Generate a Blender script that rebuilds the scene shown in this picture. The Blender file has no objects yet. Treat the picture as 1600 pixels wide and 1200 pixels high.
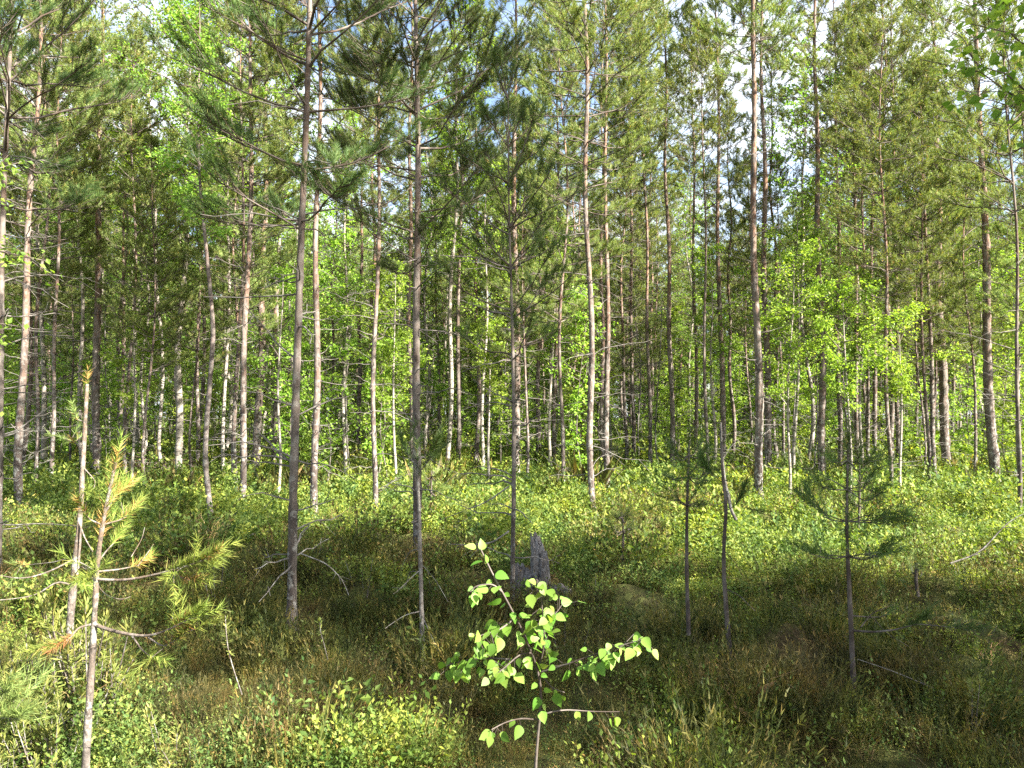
import bpy, math, random
import numpy as np
from mathutils import Vector
R = math.radians
scene = bpy.context.scene
col = scene.collection

# ---------------------------------------------------------------- camera, sky, sun
F, CX, CY = 1150.0, 800.0, 600.0          # photograph is 1600 x 1200
PITCH = R(2.6); CAMZ = 1.65
cam_data = bpy.data.cameras.new('camera')
cam = bpy.data.objects.new('camera', cam_data); col.objects.link(cam)
cam.location = (0, 0, CAMZ); cam.rotation_euler = (R(90) + PITCH, 0, 0)
cam_data.sensor_width = 36; cam_data.lens = 36 * F / 1600
cam_data.clip_start = 0.05; cam_data.clip_end = 2000
scene.camera = cam

SUN_AZ, SUN_EL = 122.0, 36.0              # azimuth clockwise from +Y (the view direction)
world = bpy.data.worlds.new('World'); scene.world = world; world.use_nodes = True
wn = world.node_tree; wn.nodes.clear()
sky = wn.nodes.new('ShaderNodeTexSky'); sky.sky_type = 'NISHITA'; sky.sun_disc = False
sky.sun_elevation = R(SUN_EL); sky.sun_rotation = R(SUN_AZ); sky.air_density = 1.0; sky.dust_density = 2.0
bg = wn.nodes.new('ShaderNodeBackground'); bg.inputs['Strength'].default_value = 0.064
wo = wn.nodes.new('ShaderNodeOutputWorld')
tcw = wn.nodes.new('ShaderNodeTexCoord'); mpw = wn.nodes.new('ShaderNodeMapping'); mpw.inputs['Scale'].default_value = (1.6, 1.6, 4.0)
wn.links.new(tcw.outputs['Generated'], mpw.inputs[0])
nzw = wn.nodes.new('ShaderNodeTexNoise'); nzw.inputs['Scale'].default_value = 1.7; nzw.inputs['Detail'].default_value = 6; nzw.inputs['Roughness'].default_value = .55
wn.links.new(mpw.outputs[0], nzw.inputs['Vector'])
rpw = wn.nodes.new('ShaderNodeValToRGB'); rpw.color_ramp.elements[0].position = .40; rpw.color_ramp.elements[1].position = .60
wn.links.new(nzw.outputs['Fac'], rpw.inputs[0])
mxw = wn.nodes.new('ShaderNodeMix'); mxw.data_type = 'RGBA'; mxw.inputs[7].default_value = (4.2, 4.5, 4.9, 1)
wn.links.new(rpw.outputs[0], mxw.inputs[0]); wn.links.new(sky.outputs[0], mxw.inputs[6])
wn.links.new(mxw.outputs[2], bg.inputs[0]); wn.links.new(bg.outputs[0], wo.inputs[0])
sl = bpy.data.lights.new('sun', 'SUN'); sl.energy = 5.0; sl.angle = R(0.5); sl.color = (1.0, 0.95, 0.86)
sun = bpy.data.objects.new('sun', sl); col.objects.link(sun)
S = Vector((math.cos(R(SUN_EL)) * math.sin(R(SUN_AZ)), math.cos(R(SUN_EL)) * math.cos(R(SUN_AZ)), math.sin(R(SUN_EL))))
sun.rotation_euler = S.to_track_quat('Z', 'Y').to_euler(); sun.location = S * 60
scene.view_settings.view_transform = 'Standard'; scene.view_settings.look = 'None'
scene.view_settings.gamma = 1.0; scene.view_settings.use_curve_mapping = False
scene.view_settings.exposure = 2.82
cy = scene.cycles
cy.max_bounces = 7; cy.diffuse_bounces = 4; cy.glossy_bounces = 2; cy.transmission_bounces = 4
cy.sample_clamp_indirect = 6.0; cy.use_denoising = False

# ---------------------------------------------------------------- helpers
def gh(x, y):
    """height of the forest floor"""
    x = np.asarray(x, float); y = np.asarray(y, float)
    h = .07*np.sin(.9*x+1.3)*np.sin(.7*y+.5) + .04*np.sin(2.1*x+.9*y) + .035*np.sin(1.7*y-1.1*x+2) + .02*np.sin(4.3*x+1)*np.sin(3.9*y)
    yd = 5.75 + .12*x + .25*np.sin(.8*x+.6)
    h = h - .30*np.exp(-((y-yd)/.42)**2) * (1/(1+np.exp(-(x+2.6)*2)))
    h = h + .055*np.sin(5.1*x+1.3*y)*np.sin(4.7*y-.9*x+1)*np.clip((y-2)/3, 0, 1) + .05*np.sin(2.9*x-1.9*y+.4)*np.sin(2.3*y+1.1*x)
    m = np.sin(3.7*x+1.1*y+2)*np.sin(3.3*y-1.3*x) + .7*np.sin(6.3*x-2*y)*np.sin(5.7*y+1.7*x+1)
    h = h + .10*np.clip(m, -.4, 1.2)*np.clip((y-1.5)/2.5, 0, 1)
    far = np.clip((y-18)/30, 0, 1)
    h = h + far*.25*np.sin(.21*x+.17*y)
    return h

def ray(px, py):
    u = (px-CX)/F; v = (CY-py)/F
    return np.array([u, math.cos(PITCH)-v*math.sin(PITCH), math.sin(PITCH)+v*math.cos(PITCH)])

def ground_at(px, py):
    d = ray(px, py); t = 1.0
    while t < 200:
        p = d*t
        if CAMZ + p[2] <= float(gh(p[0], p[1])): break
        t += .01
    return np.array([p[0], p[1], float(gh(p[0], p[1]))])

def at_depth(px, py, Y):
    d = ray(px, py); t = Y/d[1]
    return np.array([d[0]*t, Y, CAMZ + d[2]*t])

class Geo:
    def __init__(s): s.v=[]; s.f=[]; s.n=0
    def add(s, verts, faces, mat=0, smooth=False):
        verts = np.asarray(verts, np.float32).reshape(-1,3)
        faces = np.asarray(faces, np.int32)
        s.v.append(verts); s.f.append((faces + s.n, mat, smooth)); s.n += len(verts)
    def empty(s): return s.n == 0

def merge(a, b, mat):
    if b.empty(): return
    n0 = a.n; a.v += b.v; a.n += b.n
    for f, m, sm in b.f: a.f.append((f + n0, mat, sm))

def link_mesh(me, name, parent=None, loc=None):
    o = bpy.data.objects.new(name, me); col.objects.link(o)
    if parent is not None: o.parent = parent
    if loc is not None: o.location = loc
    return o

def build(geo, name, mats, parent=None, loc=None):
    me = bpy.data.meshes.new(name)
    V = np.concatenate(geo.v)
    me.vertices.add(len(V)); me.vertices.foreach_set('co', V.ravel())
    loops = np.concatenate([f.ravel() for f,_,_ in geo.f])
    sizes = np.concatenate([np.full(len(f), f.shape[1], np.int32) for f,_,_ in geo.f])
    mi = np.concatenate([np.full(len(f), m, np.int32) for f,m,_ in geo.f])
    sm = np.concatenate([np.full(len(f), s_, bool) for f,_,s_ in geo.f])
    me.loops.add(len(loops)); me.loops.foreach_set('vertex_index', loops)
    me.polygons.add(len(sizes))
    st = np.zeros(len(sizes), np.int32); st[1:] = np.cumsum(sizes)[:-1]
    me.polygons.foreach_set('loop_start', st); me.polygons.foreach_set('loop_total', sizes)
    me.polygons.foreach_set('material_index', mi); me.polygons.foreach_set('use_smooth', sm)
    for m in mats: me.materials.append(m)
    me.update(calc_edges=True)
    return link_mesh(me, name, parent, loc)

def thing(name, label, cat, loc=(0,0,0), group=None):
    o = bpy.data.objects.new(name, None); col.objects.link(o)
    o.empty_display_size = .2
    o.location = [float(c) for c in loc]; o['label'] = label; o['category'] = cat
    if group: o['group'] = group
    return o
def tag(o, label, cat, group=None, kind=None):
    o['label'] = label; o['category'] = cat
    if group: o['group'] = group
    if kind: o['kind'] = kind
    return o

def norm(a): return a/np.maximum(np.linalg.norm(a, axis=-1, keepdims=True), 1e-9)

def tubes(geo, P, Rd, n=5, mat=0, jitter=0, rng=None, cap=False):
    """P (B,K,3) centre lines, Rd (B,K) radii"""
    P = np.asarray(P, float); Rd = np.asarray(Rd, float)
    if P.ndim == 2: P = P[None]; Rd = Rd[None]
    B, K, _ = P.shape
    T = norm(np.gradient(P, axis=1))
    ref = np.where(np.abs(T[:, :, 2:3].mean(1, keepdims=True)) > .75, np.array([[[1.,0,0]]]), np.array([[[0,0,1.]]]))
    N1 = norm(np.cross(T, np.broadcast_to(ref, T.shape))); N2 = np.cross(T, N1)
    a = np.arange(n)*2*math.pi/n
    rr = Rd[..., None]*np.ones(n)
    if jitter: rr = rr*(1 + jitter*rng.standard_normal(rr.shape))
    V = P[:, :, None, :] + rr[..., None]*(N1[:, :, None, :]*np.cos(a)[None, None, :, None] + N2[:, :, None, :]*np.sin(a)[None, None, :, None])
    b = (np.arange(B)*K*n)[:, None, None]; k = (np.arange(K-1)*n)[None, :, None]; j = np.arange(n)[None, None, :]; j2 = (j+1) % n
    f = np.stack([b+k+j, b+k+j2, b+k+n+j2, b+k+n+j], -1).reshape(-1, 4)
    geo.add(V.reshape(-1,3), f, mat, True)
    if cap:
        e = (np.arange(B)*K*n)[:, None] + (K-1)*n + np.arange(n)[None]
        geo.f.append((e.astype(np.int32) + geo.n - B*K*n, mat, False))

HEROES = []
LOD = {0: (84, .058, .0034, .13), 1: (38, .068, .0072, .14), 2: (20, .095, .0140, .16), 3: (9, .17, .036, .22)}
def needles(geo, P, D, rng, lod=1, mat=1, scale=1.0, spread=(.5, 1.3), count=None):
    """tufts of needles round shoots starting at P (B,3) in direction D (B,3)"""
    N, l, w, L = LOD[lod]
    if count: N = count
    P = np.asarray(P, float); D = norm(np.asarray(D, float)); B = len(P)
    if B == 0: return
    u = rng.random((B, N)); th = rng.random((B, N))*2*math.pi
    al = spread[0] + (spread[1]-spread[0])*rng.random((B, N))*(1-.45*u)
    ref = np.where(np.abs(D[:, 2:3]) > .8, np.array([[1.,0,0]]), np.array([[0,0,1.]]))
    A = norm(np.cross(D, ref)); Bv = np.cross(D, A)
    rad = A[:, None]*np.cos(th)[..., None] + Bv[:, None]*np.sin(th)[..., None]
    dirn = D[:, None]*np.cos(al)[..., None] + rad*np.sin(al)[..., None]
    base = P[:, None] + D[:, None]*(u*L*scale)[..., None]
    ln = l*scale*(.75 + .5*rng.random((B, N)))
    side = norm(np.cross(dirn, rng.standard_normal((B, N, 3))))*(w*scale/2)
    tip = base + dirn*ln[..., None]
    V = np.stack([base-side, base+side, tip], 2).reshape(-1, 3)
    geo.add(V, np.arange(len(V)).reshape(-1, 3), mat, False)

def leafquads(geo, C, rng, size, mat=1, droop=.5, up=None, aspect=.75, flat=.6):
    """rhombic leaves of two faces folded on the midrib, around centres C"""
    C = np.asarray(C, float); n = len(C)
    if n == 0: return
    ax = rng.standard_normal((n, 3)); ax[:, 2] = ax[:, 2]*.5 - droop; ax = norm(ax)
    nr = rng.standard_normal((n, 3))*(1-flat); nr[:, 2] += flat
    sd = norm(np.cross(ax, nr)); nn = np.cross(sd, ax)
    s = size*(.6 + .7*rng.random((n, 1)))
    tip = C + ax*s; mid = C + ax*s*.4
    l = mid + sd*s*aspect/2 + nn*s*.10; r = mid - sd*s*aspect/2 + nn*s*.10
    V = np.stack([C, l, tip, r], 1).reshape(-1, 3)
    i = np.arange(n)[:, None]*4
    f = np.concatenate([i+np.array([[0,2,1]]), i+np.array([[0,3,2]])])
    geo.add(V, f, mat, False)

# ---------------------------------------------------------------- materials
def new_mat(name):
    m = bpy.data.materials.new(name); m.use_nodes = True
    nt = m.node_tree; nt.nodes.clear()
    out = nt.nodes.new('ShaderNodeOutputMaterial')
    return m, nt, out
def ramp(nt, fac, stops, interp='LINEAR'):
    r = nt.nodes.new('ShaderNodeValToRGB'); r.color_ramp.interpolation = interp
    while len(r.color_ramp.elements) > 1: r.color_ramp.elements.remove(r.color_ramp.elements[0])
    r.color_ramp.elements[0].position = stops[0][0]; r.color_ramp.elements[0].color = (*stops[0][1], 1)
    for p, c in stops[1:]:
        e = r.color_ramp.elements.new(p); e.color = (*c, 1)
    nt.links.new(fac, r.inputs[0]); return r.outputs[0]
def noise(nt, vec, scale, detail=3, rough=.6):
    n = nt.nodes.new('ShaderNodeTexNoise'); n.inputs['Scale'].default_value = scale
    n.inputs['Detail'].default_value = detail; n.inputs['Roughness'].default_value = rough
    if vec is not None: nt.links.new(vec, n.inputs['Vector'])
    return n.outputs['Fac']
def mixc(nt, fac, a, b, mode='MIX'):
    m = nt.nodes.new('ShaderNodeMix'); m.data_type = 'RGBA'; m.blend_type = mode
    for s, v in ((m.inputs[0], fac), (m.inputs[6], a), (m.inputs[7], b)):
        if hasattr(v, 'links') or isinstance(v, bpy.types.NodeSocket): nt.links.new(v, s)
        else: s.default_value = v if isinstance(v, (int, float)) else (*v, 1)
    return m.outputs[2]

def leaf_mat(name, stops, trans=.35, rough=.5, patch=None, patch_scale=.8, tcol=1.25, spec=.2, clump=0):
    """stops: colours over a random value per leaf; patch: second palette mixed by where the plant grows"""
    m, nt, out = new_mat(name)
    geo = nt.nodes.new('ShaderNodeNewGeometry')
    c = ramp(nt, geo.outputs['Random Per Island'], stops)
    if patch:
        tc = nt.nodes.new('ShaderNodeTexCoord')
        nz = noise(nt, geo.outputs['Position'], patch_scale, 3)
        f = ramp(nt, nz, [(.42, (0,0,0)), (.60, (1,1,1))])
        c = mixc(nt, f, c, ramp(nt, geo.outputs['Random Per Island'], patch))
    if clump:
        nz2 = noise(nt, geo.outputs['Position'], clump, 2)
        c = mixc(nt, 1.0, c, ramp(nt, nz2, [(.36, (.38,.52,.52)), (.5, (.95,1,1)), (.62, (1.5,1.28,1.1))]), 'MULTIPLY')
    oi = nt.nodes.new('ShaderNodeObjectInfo')
    hs = nt.nodes.new('ShaderNodeHueSaturation')
    mr = nt.nodes.new('ShaderNodeMapRange'); mr.inputs[3].default_value = .8; mr.inputs[4].default_value = 1.2
    nt.links.new(oi.outputs['Random'], mr.inputs[0]); nt.links.new(mr.outputs[0], hs.inputs['Value']); nt.links.new(c, hs.inputs['Color'])
    mh = nt.nodes.new('ShaderNodeMapRange'); mh.inputs[3].default_value = .485; mh.inputs[4].default_value = .515
    nt.links.new(oi.outputs['Random'], mh.inputs[0]); nt.links.new(mh.outputs[0], hs.inputs['Hue'])
    c = hs.outputs[0]
    p = nt.nodes.new('ShaderNodeBsdfPrincipled'); p.inputs['Roughness'].default_value = rough
    p.inputs['Specular IOR Level'].default_value = spec
    nt.links.new(c, p.inputs['Base Color'])
    t = nt.nodes.new('ShaderNodeBsdfTranslucent')
    tc_ = mixc(nt, 1.0, c, (tcol*1.05, tcol*1.1, tcol*.45), 'MULTIPLY')
    nt.links.new(tc_, t.inputs['Color'])
    mx = nt.nodes.new('ShaderNodeMixShader'); mx.inputs[0].default_value = trans
    nt.links.new(p.outputs[0], mx.inputs[1]); nt.links.new(t.outputs[0], mx.inputs[2]); nt.links.new(mx.outputs[0], out.inputs[0])
    return m

def bark_mat(name, low, high, z0, z1, lichen=(.30,.30,.27), lich=.5, vs=(18,18,5), bump=.6, dark=(.05,.04,.035), marks=False):
    m, nt, out = new_mat(name)
    tc = nt.nodes.new('ShaderNodeTexCoord')
    mp = nt.nodes.new('ShaderNodeMapping'); mp.inputs['Scale'].default_value = vs
    nt.links.new(tc.outputs['Object'], mp.inputs[0])
    sp = nt.nodes.new('ShaderNodeSeparateXYZ'); nt.links.new(tc.outputs['Object'], sp.inputs[0])
    mr = nt.nodes.new('ShaderNodeMapRange'); mr.inputs[1].default_value = z0; mr.inputs[2].default_value = z1
    nt.links.new(sp.outputs[2], mr.inputs[0])
    c = mixc(nt, mr.outputs[0], low, high)
    n1 = noise(nt, mp.outputs[0], 1.0, 5, .7)
    crack = ramp(nt, n1, [(.42, (0,0,0)), (.52, (1,1,1))])
    c = mixc(nt, crack, dark, c)
    n3 = noise(nt, mp.outputs[0], .35, 3, .6)
    c = mixc(nt, ramp(nt, n3, [(.45, (0,0,0)), (.60, (.6,.6,.6))]), c, (.20,.17,.145))
    n5 = noise(nt, tc.outputs['Object'], 2.6, 4, .7)
    c = mixc(nt, ramp(nt, n5, [(.38, (.75,.75,.75)), (.52, (0,0,0))]), c, mixc(nt, .5, c, dark))
    n2 = noise(nt, tc.outputs['Object'], 14, 6, .75)
    lf = ramp(nt, n2, [(.52, (0,0,0)), (.57, (1,1,1))])
    mr2 = nt.nodes.new('ShaderNodeMapRange'); mr2.inputs[1].default_value = 0; mr2.inputs[2].default_value = 2.6
    mr2.inputs[3].default_value = lich; mr2.inputs[4].default_value = lich*.3
    nt.links.new(sp.outputs[2], mr2.inputs[0])
    mu = nt.nodes.new('ShaderNodeMath'); mu.operation = 'MULTIPLY'; nt.links.new(mr2.outputs[0], mu.inputs[0]); nt.links.new(lf, mu.inputs[1])
    c = mixc(nt, mu.outputs[0], c, lichen)
    if marks:
        mp2 = nt.nodes.new('ShaderNodeMapping'); mp2.inputs['Scale'].default_value = (5, 5, 26)
        nt.links.new(tc.outputs['Object'], mp2.inputs[0])
        n4 = noise(nt, mp2.outputs[0], 1.0, 2, .5)
        c = mixc(nt, ramp(nt, n4, [(.60, (0,0,0)), (.66, (1,1,1))]), c, (.04,.035,.03))
    p = nt.nodes.new('ShaderNodeBsdfPrincipled'); p.inputs['Roughness'].default_value = .9; p.inputs['Specular IOR Level'].default_value = .15
    nt.links.new(c, p.inputs['Base Color'])
    b = nt.nodes.new('ShaderNodeBump'); b.inputs['Strength'].default_value = bump; b.inputs['Distance'].default_value = .02
    nt.links.new(n1, b.inputs['Height']); nt.links.new(b.outputs[0], p.inputs['Normal'])
    nt.links.new(p.outputs[0], out.inputs[0]); return m

PINE_BARK = bark_mat('pine_bark', (.090,.070,.060), (.18,.10,.062), .8, 6.0, lich=.85, bump=1.0)
PINE_BARK_GREY = bark_mat('grey_pine_bark', (.066,.054,.045), (.10,.065,.046), 1.0, 4.5, lich=.45)
BIRCH_BARK = bark_mat('birch_bark', (.31,.285,.24), (.24,.205,.165), 1, 5, lich=.2, vs=(5,5,9), bump=.25, dark=(.20,.17,.14), marks=True)
BIRCH_DARK = bark_mat('dark_birch_bark', (.12,.10,.09), (.13,.09,.075), 1, 4, lich=.55, vs=(9,9,14), bump=.3)
TWIG = bark_mat('shaded_twig_bark', (.045,.035,.028), (.062,.042,.03), 0, 4, lich=.10, bump=.3)  # darkened for a backlit look; that shade sits in the base colour
TWIG_LIT = bark_mat('lit_young_twig_bark', (.095,.083,.074), (.13,.09,.06), 0, 1.2, lich=.6, vs=(60,60,40), bump=.5, dark=(.06,.05,.042))  # paler twig bark for sunlit young stems, light put into the colour
DEAD = bark_mat('dead_wood', (.12,.11,.10), (.105,.097,.087), 0, 4, lich=.5, vs=(40,40,20), bump=.3, dark=(.06,.052,.045))
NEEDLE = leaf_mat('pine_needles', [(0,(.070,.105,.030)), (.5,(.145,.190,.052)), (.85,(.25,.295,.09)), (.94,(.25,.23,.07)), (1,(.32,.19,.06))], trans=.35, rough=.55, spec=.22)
NEEDLE_SHADE = leaf_mat('shaded_pine_needles', [(0,(.035,.065,.016)), (.6,(.062,.10,.024)), (.93,(.10,.14,.034)), (1,(.20,.12,.04))], trans=.22, rough=.55, spec=.22)  # darker copy of the pine needles, crown shade put into the colour
NEEDLE_Y = leaf_mat('young_pine_needles', [(0,(.09,.14,.028)), (.45,(.16,.215,.040)), (.9,(.26,.30,.06)), (1,(.32,.29,.08))], trans=.3, rough=.6, spec=.18)
NEEDLE_O = leaf_mat('old_pine_needles', [(0,(.20,.15,.05)), (.5,(.32,.18,.06)), (1,(.42,.19,.07))], trans=.25, rough=.5)
BIRCH_LEAF = leaf_mat('birch_leaves', [(0,(.085,.160,.028)), (.5,(.16,.26,.045)), (.9,(.24,.34,.065)), (1,(.32,.34,.08))], trans=.45, rough=.6, spec=.18)
BUSH_LEAF = leaf_mat('understorey_leaves', [(0,(.13,.22,.03)), (.5,(.21,.31,.045)), (1,(.30,.38,.07))], trans=.5, rough=.45)
HERO_LEAF = leaf_mat('young_birch_leaves', [(0,(.075,.16,.02)), (.5,(.14,.25,.035)), (.9,(.21,.32,.06)), (1,(.27,.30,.07))], trans=.45, rough=.5, spec=.25, tcol=1.1)
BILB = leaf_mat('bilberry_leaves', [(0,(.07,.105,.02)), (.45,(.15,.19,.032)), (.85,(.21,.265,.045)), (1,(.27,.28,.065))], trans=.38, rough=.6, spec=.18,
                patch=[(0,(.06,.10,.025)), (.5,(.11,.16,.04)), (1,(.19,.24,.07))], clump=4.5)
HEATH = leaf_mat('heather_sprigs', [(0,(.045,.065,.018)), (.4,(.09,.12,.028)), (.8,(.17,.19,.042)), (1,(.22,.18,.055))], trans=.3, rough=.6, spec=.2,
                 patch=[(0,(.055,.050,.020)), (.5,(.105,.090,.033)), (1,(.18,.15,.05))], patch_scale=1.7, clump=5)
LEDUM = leaf_mat('labrador_tea_leaves', [(0,(.10,.13,.035)), (.6,(.18,.21,.05)), (1,(.30,.28,.08))], trans=.3, rough=.6, spec=.18)
GRASS = leaf_mat('dry_grass_blades', [(0,(.22,.17,.08)), (.5,(.36,.27,.12)), (1,(.42,.24,.12))], trans=.25, rough=.6, spec=.2)
MOSS = leaf_mat('moss_tips', [(0,(.12,.13,.035)), (.4,(.22,.20,.05)), (.8,(.36,.27,.09)), (1,(.42,.22,.10))], trans=.25, rough=.8, spec=.1)

def ground_mat():
    m, nt, out = new_mat('forest_floor_moss')
    g = nt.nodes.new('ShaderNodeNewGeometry'); pos = g.outputs['Position']
    a = noise(nt, pos, 1.1, 5, .65); b = noise(nt, pos, 6, 6, .7); c_ = noise(nt, pos, 38, 5, .75)
    c = ramp(nt, b, [(.3,(.035,.03,.018)), (.45,(.07,.065,.025)), (.55,(.10,.11,.032)), (.7,(.16,.15,.05))])
    c = mixc(nt, ramp(nt, a, [(.52,(0,0,0)), (.62,(1,1,1))]), c, ramp(nt, b, [(.35,(.05,.035,.018)), (.55,(.12,.085,.035)), (.7,(.22,.15,.07))]))
    c = mixc(nt, .6, c, ramp(nt, c_, [(.3,(.25,.25,.25)), (.7,(1.6,1.6,1.6))]), 'MULTIPLY')
    p = nt.nodes.new('ShaderNodeBsdfPrincipled'); p.inputs['Roughness'].default_value = .95; p.inputs['Specular IOR Level'].default_value = .1
    nt.links.new(c, p.inputs['Base Color'])
    bp = nt.nodes.new('ShaderNodeBump'); bp.inputs['Strength'].default_value = 1; bp.inputs['Distance'].default_value = .03
    nt.links.new(c_, bp.inputs['Height']); nt.links.new(bp.outputs[0], p.inputs['Normal'])
    nt.links.new(p.outputs[0], out.inputs[0]); return m
GROUND = ground_mat()

# ---------------------------------------------------------------- ground
def make_ground():
    ys = np.concatenate([np.linspace(-300, -12, 14), np.arange(-10, 1, 1.0), np.arange(1, 12, .09), np.arange(12, 40, .4), np.linspace(41, 120, 40), np.linspace(140, 900, 14)])
    xs = np.concatenate([-np.linspace(900, 60, 14), -np.linspace(55, 13, 30), np.arange(-12, 12, .12), np.linspace(13, 55, 30), np.linspace(60, 900, 14)])
    X, Y = np.meshgrid(xs, ys); Z = gh(X, Y)
    V = np.stack([X, Y, Z], -1).reshape(-1, 3); nx, ny = len(xs), len(ys)
    i = np.arange(nx-1)[None] + (np.arange(ny-1)*nx)[:, None]
    g = Geo(); g.add(V, np.stack([i, i+1, i+nx+1, i+nx], -1).reshape(-1, 4), 0, True)
    o = build(g, 'ground', [GROUND]); o['kind'] = 'structure'
make_ground()

# ---------------------------------------------------------------- trees
def wob(rng, B, K, amp):
    w = rng.standard_normal((B, K, 3))*amp
    w[:, 0] = 0; return np.cumsum(w, axis=1)

def branch_line(p0, az, elev, L, curve, rng, K=6, wobble=.02):
    s = np.linspace(0, 1, K)
    h = np.array([math.cos(az), math.sin(az)])
    P = np.zeros((K, 3)); P[:, :2] = p0[:2] + h*(L*s*math.cos(elev))[:, None]
    P[:, 2] = p0[2] + L*(s*math.sin(elev) + curve*s*s)
    return P + wob(rng, 1, K, wobble*L)[0]

class Trunk:
    def __init__(s, H, r0, zs=(0,), xs=(0,), rng=None, sway=.03):
        s.H, s.r0 = H, r0; s.zs, s.xs = list(zs), list(xs)
        if len(s.zs) > 1 and s.zs[-1] < H:
            k = (s.xs[-1]-s.xs[-2])/(s.zs[-1]-s.zs[-2]); s.xs.append(s.xs[-1]+.6*k*(H-s.zs[-1])); s.zs.append(H)
        s.ph = rng.random(4)*6.28; s.sw = sway; s.wf = rng.uniform(.8, 1.6)
    def p(s, z):
        f = min(z, 1.0)
        return np.array([np.interp(z, s.zs, s.xs) + f*s.sw*math.sin(s.wf*z+s.ph[0]), f*s.sw*1.5*math.sin(.7*z+s.ph[1]), z])
    def r(s, z):
        t = max(0., 1 - z/s.H)
        return s.r0*(.12 + .88*t**.8) + s.r0*.7*math.exp(-max(z, 0)/.11)
    def geo(s, rng, n=10, mat=0, dz=.16, whorls=()):
        K = max(8, int((s.H+.15)/dz)); z = np.linspace(-.15, s.H, K)
        P = np.array([s.p(a) if a > 0 else np.array([s.p(0)[0], s.p(0)[1], a]) for a in z])
        rr = np.array([s.r(max(a, 0)) for a in z])
        rr = rr*(1+.035*rng.standard_normal(K)); rr[-1] = .004
        for w in whorls: rr *= 1 + .14*np.exp(-((z-w)/.04)**2)
        g = Geo(); tubes(g, P, rr, n, mat, .055, rng); return g

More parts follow.
